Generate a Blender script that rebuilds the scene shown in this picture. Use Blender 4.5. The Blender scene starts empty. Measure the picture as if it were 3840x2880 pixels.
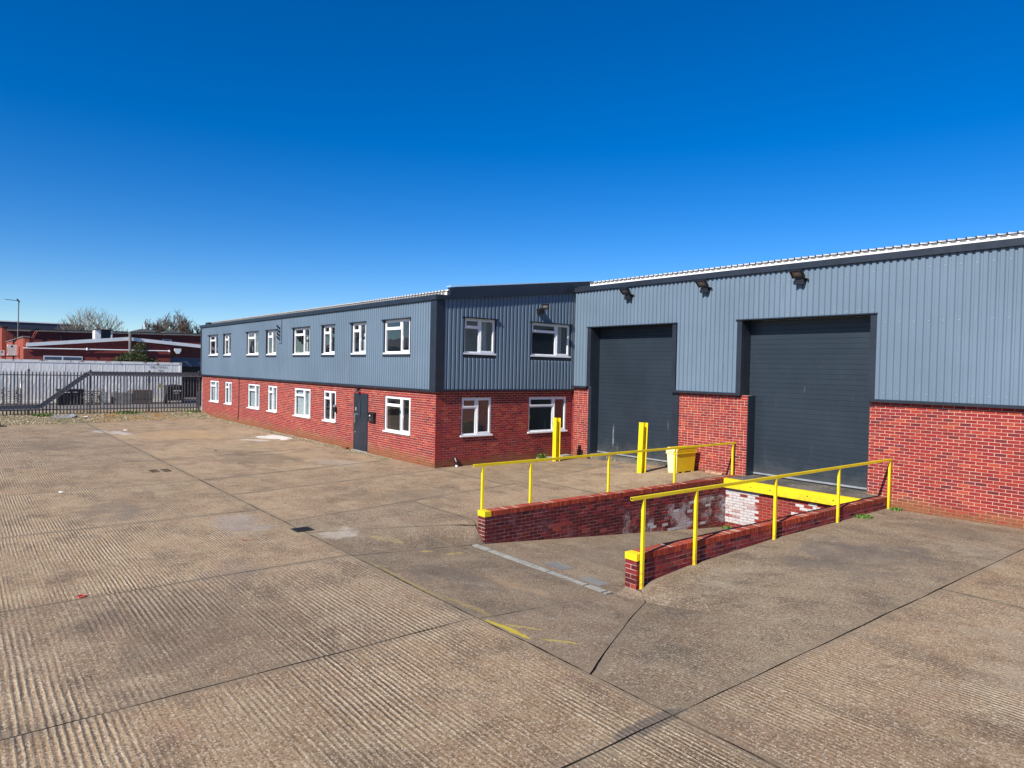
import bpy, bmesh, math, random
from mathutils import Vector, Matrix, noise as mnoise
random.seed(7)
rad = math.radians
scene = bpy.context.scene
COL = scene.collection

# ------------------------------------------------------------------ camera, sky, sun, exposure
H_CAM = 3.09
YAW, PITCH, ROLL = rad(140.994), rad(-1.185), rad(1.224)
fw = Vector((math.cos(PITCH) * math.cos(YAW), math.cos(PITCH) * math.sin(YAW), math.sin(PITCH)))
rt = Vector((math.sin(YAW), -math.cos(YAW), 0))
up = rt.cross(fw)
r2 = rt * math.cos(ROLL) + up * math.sin(ROLL)
u2 = -rt * math.sin(ROLL) + up * math.cos(ROLL)
cd = bpy.data.cameras.new('camera')
cd.sensor_width = 36.0
cd.lens = 36.0 * 2582.5 / 3840.0
cd.clip_start = 0.1
cd.clip_end = 6000
cam = bpy.data.objects.new('camera', cd)
COL.objects.link(cam)
cam.matrix_world = Matrix(((r2.x, u2.x, -fw.x, 0), (r2.y, u2.y, -fw.y, 0), (r2.z, u2.z, -fw.z, H_CAM), (0, 0, 0, 1)))
scene.camera = cam

SUN_TO = Vector((0.225, -1.0, 0.80)).normalized()      # direction towards the sun
sun_el = math.asin(SUN_TO.z)
sun_rot = math.atan2(SUN_TO.x, SUN_TO.y)
world = bpy.data.worlds.new('World')
scene.world = world
world.use_nodes = True
wn = world.node_tree
wn.nodes.clear()
sky = wn.nodes.new('ShaderNodeTexSky')
sky.sky_type = 'NISHITA'
sky.sun_disc = False
sky.sun_elevation = sun_el
sky.sun_rotation = sun_rot
sky.altitude = 60
sky.air_density = 0.85
sky.dust_density = 0.0
sky.ozone_density = 5.0
hs = wn.nodes.new('ShaderNodeHueSaturation')
hs.inputs['Saturation'].default_value = 1.37
hs.inputs['Hue'].default_value = 0.509
hs.inputs['Value'].default_value = 1.0
bg = wn.nodes.new('ShaderNodeBackground')
bg.inputs['Strength'].default_value = 0.096
wo = wn.nodes.new('ShaderNodeOutputWorld')
wn.links.new(sky.outputs[0], hs.inputs['Color'])
wn.links.new(hs.outputs[0], bg.inputs[0])
wn.links.new(bg.outputs[0], wo.inputs[0])

sd = bpy.data.lights.new('sun', 'SUN')
sd.energy = 5.0
sd.angle = rad(0.5)
sd.color = (1.0, 0.94, 0.85)
sun = bpy.data.objects.new('sun', sd)
COL.objects.link(sun)
sun.rotation_euler = SUN_TO.to_track_quat('Z', 'Y').to_euler()
sun.location = (5, -20, 30)

vs = scene.view_settings
vs.view_transform = 'Standard'
vs.look = 'None'
vs.exposure = 0.50
vs.gamma = 1.0
try:
    vs.use_curve_mapping = False
except Exception:
    pass
scene.cycles.max_bounces = 6
scene.cycles.transparent_max_bounces = 8

# ------------------------------------------------------------------ key planes of the place (metres)
YA = 11.55      # office front, facing -Y
XB = -17.97     # office gable, facing +X
YC = 17.35      # warehouse front, facing -Y
XF = -43.75     # far end of the office

# ------------------------------------------------------------------ node helpers
class NT:
    def __init__(s, name, rough=0.6, metal=0.0, spec=0.5):
        s.m = bpy.data.materials.new(name)
        s.m.use_nodes = True
        s.t = s.m.node_tree
        s.b = s.t.nodes['Principled BSDF']
        s.out = s.t.nodes['Material Output']
        s.b.inputs['Roughness'].default_value = rough
        s.b.inputs['Metallic'].default_value = metal
        s.b.inputs['Specular IOR Level'].default_value = spec
        s._pos = None
    def n(s, k, **kw):
        q = s.t.nodes.new('ShaderNode' + k)
        for a, b in kw.items():
            setattr(q, a, b)
        return q
    def l(s, a, b):
        s.t.links.new(a, b)
    def put(s, sock, v):
        if v is None:
            return
        if hasattr(v, 'links'):
            s.l(v, sock)
        elif isinstance(v, tuple) and len(v) == 3 and sock.type == 'RGBA':
            sock.default_value = (*v, 1)
        else:
            sock.default_value = v
    def pos(s):
        if s._pos is None:
            s._pos = s.n('NewGeometry').outputs['Position']
        return s._pos
    def objc(s):
        return s.n('TexCoord').outputs['Object']
    def rnd(s):
        return s.n('ObjectInfo').outputs['Random']
    def attr(s, name):
        q = s.n('Attribute')
        q.attribute_name = name
        return q.outputs['Fac']
    def sep(s, v=None):
        q = s.n('SeparateXYZ')
        s.put(q.inputs[0], v if v is not None else s.pos())
        return q.outputs
    def math(s, op, a, b=0.0, c=None, clamp=False):
        q = s.n('Math', operation=op, use_clamp=clamp)
        s.put(q.inputs[0], a)
        s.put(q.inputs[1], b)
        if c is not None:
            s.put(q.inputs[2], c)
        return q.outputs[0]
    def noise(s, scale, detail=3, rough=0.55, vec=None, dist=0.0, dim='3D', w=None):
        q = s.n('TexNoise', noise_dimensions=dim)
        q.inputs['Scale'].default_value = scale
        q.inputs['Detail'].default_value = detail
        q.inputs['Roughness'].default_value = rough
        q.inputs['Distortion'].default_value = dist
        s.put(q.inputs['Vector'], vec if vec is not None else s.pos())
        if w is not None:
            s.put(q.inputs['W'], w)
        return q.outputs['Fac']
    def vor(s, scale, vec=None, feature='F1'):
        q = s.n('TexVoronoi', feature=feature)
        q.inputs['Scale'].default_value = scale
        s.put(q.inputs['Vector'], vec if vec is not None else s.pos())
        return q
    def scalev(s, v, sc):
        q = s.n('VectorMath', operation='MULTIPLY')
        s.put(q.inputs[0], v)
        q.inputs[1].default_value = sc
        return q.outputs[0]
    def ramp(s, f, stops, interp='LINEAR'):
        q = s.n('ValToRGB')
        cr = q.color_ramp
        cr.interpolation = interp
        while len(cr.elements) < len(stops):
            cr.elements.new(0.5)
        for e, (p, c) in zip(cr.elements, stops):
            e.position = p
            e.color = (*c, 1) if not isinstance(c, (int, float)) else (c, c, c, 1)
        s.put(q.inputs[0], f)
        return q.outputs[0]
    def step(s, f, a, b):
        q = s.n('MapRange', interpolation_type='SMOOTHSTEP')
        q.clamp = True
        s.put(q.inputs['Value'], f)
        q.inputs['From Min'].default_value = a
        q.inputs['From Max'].default_value = b
        return q.outputs[0]
    def mix(s, f, a, b, mode='MIX'):
        q = s.n('Mix', data_type='RGBA', blend_type=mode)
        s.put(q.inputs[0], f)
        s.put(q.inputs[6], a)
        s.put(q.inputs[7], b)
        return q.outputs[2]
    def color(s, c):
        s.put(s.b.inputs['Base Color'], c)
    def bump(s, h, strength=0.3, dist=0.01):
        q = s.n('Bump')
        q.inputs['Strength'].default_value = strength
        q.inputs['Distance'].default_value = dist
        s.l(h, q.inputs['Height'])
        s.l(q.outputs[0], s.b.inputs['Normal'])

def paint(name, c, rough=0.45, metal=0.0, var=0.12, dirt=None, dirt_amt=0.25, scale=2.0, spec=0.5, bump=0.0):
    t = NT(name, rough, metal, spec)
    a = tuple(x * (1 - var) for x in c)
    b = tuple(min(1, x * (1 + var)) for x in c)
    col = t.mix(t.step(t.noise(scale, 4), 0.3, 0.7), a, b)
    if dirt:
        m = t.math('MULTIPLY', t.step(t.noise(scale * 4.3, 6, 0.7), 0.5, 0.75), dirt_amt)
        col = t.mix(m, col, dirt)
    t.color(col)
    r = t.math('ADD', t.math('MULTIPLY', t.noise(scale * 6, 3), 0.2), rough - 0.1)
    t.put(t.b.inputs['Roughness'], r)
    if bump:
        t.bump(t.noise(40, 4), bump, 0.004)
    return t.m

M = {}
M['navy'] = paint('dark_navy_trim', (0.016, 0.022, 0.033), 0.42, 0.0, 0.15, (0.06, 0.07, 0.085), 0.2)
def make_slat():
    t = NT('door_slat_paint', 0.42, 0, 0.45)
    P = t.pos(); x, y, z = t.sep()[0], t.sep()[1], t.sep()[2]
    col = t.mix(t.step(t.noise(0.7, 4), 0.3, 0.7), (0.015, 0.024, 0.035), (0.021, 0.032, 0.046))
    col = t.mix(t.math('MULTIPLY', t.rnd(), 0.15), col, (0.028, 0.040, 0.052))
    st = t.step(t.noise(2.2, 6, 0.75, t.scalev(P, (3, 1, 0.35))), 0.55, 0.8)
    col = t.mix(t.math('MULTIPLY', st, 0.4), col, (0.07, 0.085, 0.10))
    low = t.math('SUBTRACT', 1.0, t.step(t.math('ADD', z, t.noise(3, 4)), 0.75, 1.3))
    col = t.mix(t.math('MULTIPLY', low, 0.35), col, (0.10, 0.095, 0.085))
    for (sx, w_, z0, z1, a_) in ((-16.25, .03, .45, 1.35, .7), (-16.05, .02, .3, .7, .4), (-9.4, .015, 2.6, 2.9, .4), (-13.9, .02, 1.2, 1.7, .3)):
        dx = t.math('ABSOLUTE', t.math('ADD', t.math('SUBTRACT', x, sx), t.math('MULTIPLY', t.math('SUBTRACT', t.noise(3, 3), .5), .12)))
        f = t.math('SUBTRACT', 1.0, t.step(dx, 0.0, w_ * 1.6))
        f = t.math('MULTIPLY', f, t.math('MULTIPLY', t.step(z, z0, z0 + .2), t.math('SUBTRACT', 1.0, t.step(z, z1 - .3, z1))))
        col = t.mix(t.math('MULTIPLY', f, a_), col, (0.22, 0.27, 0.30))
    t.color(col)
    return t.m
M['slat'] = make_slat()
M['black'] = paint('black_plastic', (0.012, 0.012, 0.014), 0.4)
M['rubber'] = paint('black_rubber', (0.01, 0.008, 0.01), 0.85)
M['upvc'] = paint('white_window_frame', (0.80, 0.81, 0.83), 0.3, 0, 0.03)
M['white'] = paint('white_trim', (0.78, 0.78, 0.77), 0.4, 0, 0.05, (0.45, 0.43, 0.38), 0.25)
M['roofgrey'] = paint('grey_panel_end', (0.18, 0.17, 0.16), 0.8)
def make_yellow():
    t = NT('yellow_paint', 0.45, 0, 0.4)
    col = t.mix(t.step(t.noise(3, 4), 0.3, 0.7), (0.74, 0.54, 0.010), (0.84, 0.64, 0.014))
    col = t.mix(t.math('MULTIPLY', t.step(t.noise(14, 6, 0.75), 0.52, 0.72), 0.30), col, (0.42, 0.27, 0.02))
    chip = t.step(t.noise(38, 5, 0.8), 0.66, 0.70)
    z = t.sep()[2]
    low = t.math('SUBTRACT', 1.0, t.step(z, -.1, .25))
    col = t.mix(t.math('MULTIPLY', chip, 0.8), col, (0.12, 0.05, 0.02))
    col = t.mix(t.math('MULTIPLY', t.math('MULTIPLY', low, t.step(t.noise(12, 5, .7), .42, .6)), 0.6), col, (0.25, 0.15, 0.05))
    t.color(col); t.bump(t.noise(30, 4), .2, .003)
    return t.m
M['yellow'] = make_yellow()
M['binyellow'] = paint('yellow_plastic', (0.78, 0.53, 0.006), 0.38, 0, 0.06, (0.5, 0.36, 0.05), 0.3, 2.0)
M['binsunlit'] = paint('sunlit_cream_yellow_plastic', (0.90, 0.80, 0.42), 0.45, 0, 0.04)  # strong sun on the yellow plastic, painted in as a cream tone
M['steel'] = paint('galvanised_steel', (0.42, 0.44, 0.46), 0.45, 0.5, 0.15, (0.2, 0.19, 0.17), 0.4, 4)
M['fence'] = paint('dull_galvanised_fence', (0.12, 0.115, 0.115), 0.55, 0.1, 0.2, (0.12, 0.06, 0.03), 0.3, 5)
M['tray'] = paint('perforated_tray_metal', (0.20, 0.195, 0.195), 0.6, 0.1, 0.2, (0.40, 0.39, 0.37), 0.5, 9)
M['chrome'] = paint('brushed_metal', (0.6, 0.6, 0.62), 0.3, 0.8)
M['lens'] = paint('lamp_glass', (0.16, 0.16, 0.155), 0.12)
M['blind'] = paint('pale_window_film', (0.62, 0.68, 0.70), 0.6, 0, 0.05)
M['inside'] = paint('interior_plaster', (0.45, 0.44, 0.42), 0.8)
M['curtain'] = paint('white_curtain', (0.75, 0.76, 0.76), 0.8)
M['darkmetal'] = paint('dark_iron', (0.03, 0.028, 0.026), 0.6, 0.3, 0.3, (0.10, 0.05, 0.03), 0.5, 8)
M['red'] = paint('red_plastic', (0.55, 0.02, 0.03), 0.4)
M['paper'] = paint('pale_litter', (0.75, 0.72, 0.72), 0.8)
M['wood'] = paint('weathered_wood', (0.30, 0.28, 0.26), 0.85, 0, 0.3, (0.12, 0.11, 0.10), 0.6, 3, bump=0.4)
M['board'] = paint('brown_boards', (0.115, 0.085, 0.072), 0.8, 0, 0.2, (0.05, 0.04, 0.035), 0.4, 6)
M['blackbox'] = paint('black_crate_plastic', (0.008, 0.008, 0.010), 0.5)
M['bingrey'] = paint('charcoal_bin_plastic', (0.012, 0.013, 0.018), 0.5)
M['acwhite'] = paint('beige_unit_casing', (0.62, 0.62, 0.58), 0.5)
M['shed'] = paint('dark_blue_cladding', (0.03, 0.035, 0.06), 0.5)
M['bluegrey'] = paint('blue_grey_shutter', (0.07, 0.09, 0.14), 0.5)
M['roofdark'] = paint('dark_corrugated_roof', (0.03, 0.03, 0.028), 0.9, 0, 0.3, (0.15, 0.15, 0.13), 0.4, 3)
M['gutter'] = paint('grey_gutter', (0.18, 0.17, 0.16), 0.6, 0, 0.2)
M['flat_earth'] = paint('worn_ground', (0.13, 0.12, 0.10), 0.95, 0, 0.25, (0.07, 0.08, 0.04), 0.6, 0.5)
M['backyard'] = paint('grey_yard_concrete', (0.17, 0.15, 0.135), 0.9, 0, 0.2, (0.08, 0.075, 0.07), 0.5, 1.2)
M['letter'] = paint('grey_lettering', (0.08, 0.09, 0.12), 0.6)
M['sticker'] = paint('yellow_sticker', (0.45, 0.38, 0.12), 0.6)

def make_cladding(name, c):
    t = NT(name, 0.55, 0.0, 0.25)
    big = t.noise(0.35, 3, 0.6)
    col = t.mix(t.step(big, 0.3, 0.7), tuple(x * 0.93 for x in c), tuple(x * 1.07 for x in c))
    col = t.mix(t.math('MULTIPLY', t.rnd(), 0.10), col, tuple(x * 0.75 for x in c))
    v = t.scalev(t.pos(), (2.2, 2.2, 0.18))
    streak = t.step(t.noise(1.6, 5, 0.7, v), 0.56, 0.80)
    col = t.mix(t.math('MULTIPLY', streak, 0.32), col, (0.24, 0.29, 0.33))
    dirt = t.step(t.noise(3.0, 7, 0.75, t.scalev(t.pos(), (1, 1, 0.35))), 0.60, 0.85)
    col = t.mix(t.math('MULTIPLY', dirt, 0.42), col, (0.085, 0.10, 0.10))
    col = t.mix(t.math('MULTIPLY', t.step(t.noise(7, 4, 0.7, t.scalev(t.pos(), (1, 1, 0.12))), 0.60, 0.78), 0.35), col, (0.07, 0.09, 0.11))
    t.color(col)
    t.put(t.b.inputs['Roughness'], t.math('ADD', t.math('MULTIPLY', big, 0.2), 0.45))
    t.bump(t.noise(1.1, 2), 0.12, 0.03)
    return t.m
M['clad'] = make_cladding('blue_grey_cladding', (0.132, 0.186, 0.245))

def white_mask(t):
    x, y, z = t.sep()[0], t.sep()[1], t.sep()[2]
    m = t.math('MULTIPLY', t.step(y, 10.2, 14.2), t.math('MULTIPLY', t.step(z, -1.1, -.85), t.math('SUBTRACT', 1.0, t.step(z, -.26, -.06))))
    m = t.math('MULTIPLY', m, t.math('SUBTRACT', 1.0, t.step(x, -10.4, -9.5)))
    n = t.math('ADD', t.math('MULTIPLY', t.noise(1.7, 3, 0.6), 0.75), t.math('MULTIPLY', t.noise(15, 6, 0.8), 0.35))
    return t.step(t.math('ADD', n, t.math('MULTIPLY', m, 0.29)), 0.76, 0.90)
def make_brick(name, dark=0.0, painted=False, stain=(0.08, 0.42), wash=False):
    t = NT(name, 0.85, 0, 0.3)
    r = t.math('FRACT', t.math('ADD', t.rnd(), t.attr('rnd')))
    k = 1.0 - dark
    c3 = lambda r_, g_, b_: (r_ * .90 * k, g_ * .74 * k, b_ * .98 * k)
    stops = [(0.0, c3(0.30, 0.028, 0.020)), (0.18, c3(0.25, 0.022, 0.022)), (0.36, c3(0.36, 0.045, 0.024)), (0.5, c3(0.20, 0.020, 0.028)),
             (0.62, c3(0.30, 0.030, 0.020)), (0.74, c3(0.125, 0.020, 0.022)), (0.86, c3(0.33, 0.035, 0.028)), (0.95, c3(0.42, 0.085, 0.030)), (1.0, c3(0.17, 0.03, 0.04))]
    col = t.ramp(r, stops)
    # kiln marks inside one brick: darker banding
    nz = t.noise(17, 3, 0.6)
    col = t.mix(t.math('MULTIPLY', t.step(nz, 0.48, 0.66), 0.42), col, (0.085, 0.018, 0.022))
    nz2 = t.noise(60, 4, 0.7)
    col = t.mix(t.math('MULTIPLY', t.step(nz2, 0.55, 0.8), 0.35), col, (0.46, 0.19, 0.14))
    z = t.sep()[2]
    zz = t.math('ADD', z, t.math('MULTIPLY', t.math('SUBTRACT', t.noise(0.9, 4), 0.5), 0.7))
    low = t.math('SUBTRACT', 1.0, t.step(zz, stain[0], stain[1]))
    lich = t.math('MULTIPLY', low, t.step(t.noise(9, 5, 0.7), 0.28, 0.55))
    col = t.mix(t.math('MULTIPLY', lich, 0.80), col, (0.20, 0.098, 0.040))
    col = t.mix(t.math('MULTIPLY', t.step(t.noise(0.45, 4, 0.6), 0.50, 0.72), 0.22), col, (0.27, 0.055, 0.045))
    grime = t.step(t.noise(0.7, 5, 0.65), 0.55, 0.8)
    col = t.mix(t.math('MULTIPLY', grime, 0.3), col, (0.10, 0.05, 0.035))
    if painted:
        pm = t.step(t.noise(13, 6, 0.8), 0.34, 0.44)
        col = t.mix(pm, col, t.mix(t.noise(5, 3), (0.36, 0.36, 0.38), (0.58, 0.58, 0.59)))
    if wash:
        col = t.mix(t.math('MULTIPLY', t.step(t.noise(2.4, 5, 0.7), 0.52, 0.74), 0.35), col, (0.30, 0.17, 0.19))
        wm = t.math('MULTIPLY', white_mask(t), t.math('ADD', 0.15, t.math('MULTIPLY', t.noise(20, 5, .8), 1.1)), clamp=True)
        col = t.mix(wm, col, (0.50, 0.49, 0.50))
    t.color(col)
    t.bump(t.noise(90, 4), 0.35, 0.004)
    return t.m
M['brick'] = make_brick('red_facing_brick')
M['brick_dark'] = make_brick('dark_retaining_brick', 0.60, False, (-1.2, -0.9), True)  # darkest brick tone, mainly for the taller retaining wall
M['brick_white'] = make_brick('whitewashed_brick', 0.1, True, (-3, -2.5))
M['brick_pit'] = make_brick('pit_brick', 0.10, False, (-1.3, -1.1), True)
def make_coping():
    t = NT('orange_red_coping_brick', 0.8, 0, 0.3)
    col = t.ramp(t.rnd(), [(0, (0.36, 0.05, 0.018)), (0.4, (0.30, 0.035, 0.018)), (0.7, (0.22, 0.026, 0.016)), (1, (0.42, 0.07, 0.022))])
    y = t.sep()[1]
    worn = t.step(t.math('ADD', y, t.math('MULTIPLY', t.noise(1.3, 3), 2.0)), 14.6, 15.6)
    col = t.mix(t.math('MULTIPLY', worn, 0.6), col, (0.13, 0.025, 0.018))
    col = t.mix(t.math('MULTIPLY', t.step(t.noise(30, 5, 0.7), 0.5, 0.75), 0.4), col, (0.12, 0.03, 0.02))
    t.color(col)
    t.bump(t.noise(80, 4), 0.35, 0.004)
    return t.m
M['coping'] = make_coping()
def make_mortar(name, a, b, low=None, wash=False):
    t = NT(name, 0.95, 0, 0.2)
    col = t.mix(t.step(t.noise(2.5, 5, 0.7), 0.35, 0.65), a, b)
    col = t.mix(t.math('MULTIPLY', t.step(t.noise(45, 3), 0.5, 0.8), 0.3), col, (0.25, 0.15, 0.10))
    if low:
        z = t.math('ADD', t.sep()[2], t.math('MULTIPLY', t.math('SUBTRACT', t.noise(1.2, 4), 0.5), 0.5))
        col = t.mix(t.math('MULTIPLY', t.math('SUBTRACT', 1.0, t.step(z, 0.05, 0.38)), 0.85), col, low)
    if wash: col = t.mix(t.math('MULTIPLY', white_mask(t), 0.15), col, (0.50, 0.49, 0.50))
    t.color(col)
    t.bump(t.noise(70, 3), 0.3, 0.004)
    return t.m
M['mortar'] = make_mortar('pink_mortar', (0.48, 0.275, 0.20), (0.60, 0.39, 0.285), (0.26, 0.13, 0.06))
M['mortar_dark'] = make_mortar('old_grey_mortar', (0.30, 0.20, 0.17), (0.58, 0.43, 0.37), None, True)
M['mortar_far'] = make_mortar('far_brick_mortar', (0.30, 0.15, 0.12), (0.36, 0.19, 0.14))

def far_brick(name, c1, c2, along):
    t = NT(name, 0.9, 0, 0.2)
    s = t.sep()
    cv = t.n('CombineXYZ')
    t.l(s[0 if along == 'x' else 1], cv.inputs[0])
    t.l(s[2], cv.inputs[1])
    b = t.n('TexBrick')
    t.l(cv.outputs[0], b.inputs['Vector'])
    b.inputs['Scale'].default_value = 1.0
    b.inputs['Brick Width'].default_value = 0.225
    b.inputs['Row Height'].default_value = 0.075
    b.inputs['Mortar Size'].default_value = 0.006
    b.inputs['Color1'].default_value = (*c1, 1)
    b.inputs['Color2'].default_value = (*c2, 1)
    b.inputs['Mortar'].default_value = (0.30, 0.15, 0.11, 1)
    col = t.mix(t.math('MULTIPLY', t.step(t.noise(0.8, 5, 0.7), 0.5, 0.8), 0.5), b.outputs['Color'], (0.09, 0.03, 0.025))
    col = t.mix(t.math('MULTIPLY', t.step(t.noise(1.0, 4, 0.7, t.scalev(t.pos(), (0.5, 0.5, 9))), 0.5, 0.7), 0.4), col, (0.12, 0.03, 0.03))
    t.color(col)
    return t.m
M['farbrick_y'] = far_brick('distant_red_brick', (0.26, 0.035, 0.030), (0.17, 0.022, 0.024), 'y')
M['farbrick_x'] = far_brick('distant_sunlit_brick', (0.36, 0.075, 0.045), (0.27, 0.045, 0.032), 'x')  # same brick, with sunlight on the sun-facing walls put into its colour
M['farbrick_dk'] = far_brick('distant_shaded_brick', (0.13, 0.03, 0.028), (0.08, 0.02, 0.02), 'y')  # same brick, with the shade of the recess put into its colour

def make_glass():
    m = bpy.data.materials.new('window_glass')
    m.use_nodes = True
    t = m.node_tree
    t.nodes.clear()
    o = t.nodes.new('ShaderNodeOutputMaterial')
    mx = t.nodes.new('ShaderNodeMixShader')
    tr = t.nodes.new('ShaderNodeBsdfTransparent')
    tr.inputs[0].default_value = (0.72, 0.77, 0.77, 1)
    gl = t.nodes.new('ShaderNodeBsdfGlossy')
    gl.inputs['Roughness'].default_value = 0.015
    gl.inputs[0].default_value = (0.9, 0.92, 0.95, 1)
    lw = t.nodes.new('ShaderNodeLayerWeight')
    lw.inputs['Blend'].default_value = 0.5
    pw = t.nodes.new('ShaderNodeMath'); pw.operation = 'POWER'; pw.inputs[1].default_value = 3.2
    t.links.new(lw.outputs['Facing'], pw.inputs[0])
    mu = t.nodes.new('ShaderNodeMath'); mu.operation = 'MULTIPLY_ADD'
    mu.inputs[1].default_value = 0.75; mu.inputs[2].default_value = 0.09
    t.links.new(pw.outputs[0], mu.inputs[0])
    geo = t.nodes.new('ShaderNodeNewGeometry')
    nz = t.nodes.new('ShaderNodeTexNoise')
    nz.inputs['Scale'].default_value = 0.8
    t.links.new(geo.outputs['Position'], nz.inputs['Vector'])
    bp = t.nodes.new('ShaderNodeBump')
    bp.inputs['Strength'].default_value = 0.25
    bp.inputs['Distance'].default_value = 0.02
    t.links.new(nz.outputs['Fac'], bp.inputs['Height'])
    t.links.new(bp.outputs[0], gl.inputs['Normal'])
    t.links.new(mu.outputs[0], mx.inputs[0])
    t.links.new(tr.outputs[0], mx.inputs[1])
    t.links.new(gl.outputs[0], mx.inputs[2])
    t.links.new(mx.outputs[0], o.inputs[0])
    return m
M['glass'] = make_glass()

# stains on the concrete: (x, y, rx, ry, angle deg, colour, strength, noise scale, lo, hi)
STAINS = [
    (-8.6, 2.2, 2.6, 1.5, 5, (0.11, 0.085, 0.062), 0.42, 0.9, 0.30, 0.62),
    (-23.5, 7.6, 3.4, 1.6, 8, (0.12, 0.095, 0.07), 0.45, 0.8, 0.30, 0.62),
    (-14.4, 8.6, 1.8, 2.0, 0, (0.12, 0.095, 0.07), 0.40, 0.9, 0.32, 0.62),
    (-30.0, 2.6, 3.5, 1.6, 0, (0.12, 0.095, 0.07), 0.40, 0.7, 0.32, 0.62),
    (-29.0, 10.6, 1.3, 0.85, 20, (0.72, 0.69, 0.64), 0.95, 2.5, 0.25, 0.42),
    (-28.3, 9.5, 1.2, 0.35, 35, (0.55, 0.52, 0.48), 0.7, 2.0, 0.35, 0.6),
    (-34.0, 5.4, 2.4, 0.7, 20, (0.55, 0.54, 0.52), 0.55, 2.2, 0.42, 0.6),
    (-31.8, 7.6, 3.2, 2.1, 0, (0.44, 0.29, 0.15), 0.65, 0.9, 0.25, 0.6),
    (-26.5, 8.2, 2.2, 1.2, 10, (0.34, 0.26, 0.16), 0.5, 1.0, 0.3, 0.6),
    (-11.85, 5.5, 0.35, 0.55, 0, (0.55, 0.52, 0.46), 0.5, 4.0, 0.3, 0.55),
    (-12.4, 5.3, 0.9, 0.8, 0, (0.36, 0.29, 0.18), 0.4, 2.0, 0.3, 0.6),
    (-13.6, 4.3, 1.3, 0.7, 0, (0.30, 0.28, 0.26), 0.5, 1.5, 0.3, 0.6),
    (-6.35, 5.16, 0.62, 0.075, 4, (0.62, 0.47, 0.03), 0.9, 12.0, 0.36, 0.56),
    (-6.35, 5.38, 0.42, 0.06, 40, (0.58, 0.45, 0.05), 0.6, 12.0, 0.42, 0.60),
    (-5.75, 5.45, 0.42, 0.06, 42, (0.58, 0.45, 0.05), 0.6, 12.0, 0.42, 0.60),
    (-8.7, 5.13, 1.9, 0.07, 0, (0.46, 0.35, 0.10), 0.5, 6.0, 0.36, 0.6),
    (-7.3, 5.25, 0.9, 0.09, 3, (0.46, 0.35, 0.10), 0.4, 8.0, 0.36, 0.6),
    (-10.45, 6.6, 0.09, 0.22, 10, (0.56, 0.43, 0.08), 0.55, 9.0, 0.36, 0.58),
    (-10.2, 7.0, 0.08, 0.42, 14, (0.56, 0.43, 0.08), 0.55, 9.0, 0.38, 0.6),
    (-11.2, 6.2, 0.5, 0.35, 30, (0.50, 0.40, 0.16), 0.4, 5.0, 0.42, 0.62),
    (-8.9, 6.0, 1.2, 0.7, 8, (0.10, 0.085, 0.075), 0.55, 2.2, 0.32, 0.62),
    (-8.0, 6.7, 0.9, 0.3, 5, (0.42, 0.28, 0.16), 0.5, 3.0, 0.35, 0.6),
    (-5.4, 12.2, 1.5, 2.4, 0, (0.115, 0.10, 0.088), 0.62, 0.9, 0.30, 0.62),
    (-5.0, 15.9, 1.7, 0.8, 0, (0.12, 0.11, 0.085), 0.5, 1.5, 0.32, 0.6),
    (-4.2, 14.2, 0.6, 1.3, 30, (0.40, 0.35, 0.26), 0.3, 1.2, 0.3, 0.6),
    (-6.3, 9.7, 0.35, 1.3, 8, (0.40, 0.35, 0.25), 0.25, 3.0, 0.35, 0.6),
    (-9.2, 12.0, 2.2, 4.5, 0, (0.20, 0.17, 0.13), 0.35, 1.2, 0.35, 0.6),
    (-16.2, 2.6, 1.5, 1.1, 0, (0.14, 0.12, 0.10), 0.5, 1.2, 0.34, 0.62),
    (-10.6, 3.3, 1.0, 0.6, 0, (0.15, 0.125, 0.11), 0.4, 1.4, 0.34, 0.62),
    (-3.84, 4.75, 0.10, 0.62, 0, (0.09, 0.08, 0.075), 0.65, 5.0, 0.25, 0.5),
    (-20.5, 9.6, 1.8, 0.9, 20, (0.36, 0.31, 0.25), 0.45, 1.2, 0.3, 0.6),
    (-1.9, 9.5, 1.6, 3.0, 0, (0.40, 0.35, 0.26), 0.3, 0.9, 0.35, 0.65),
]
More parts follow.
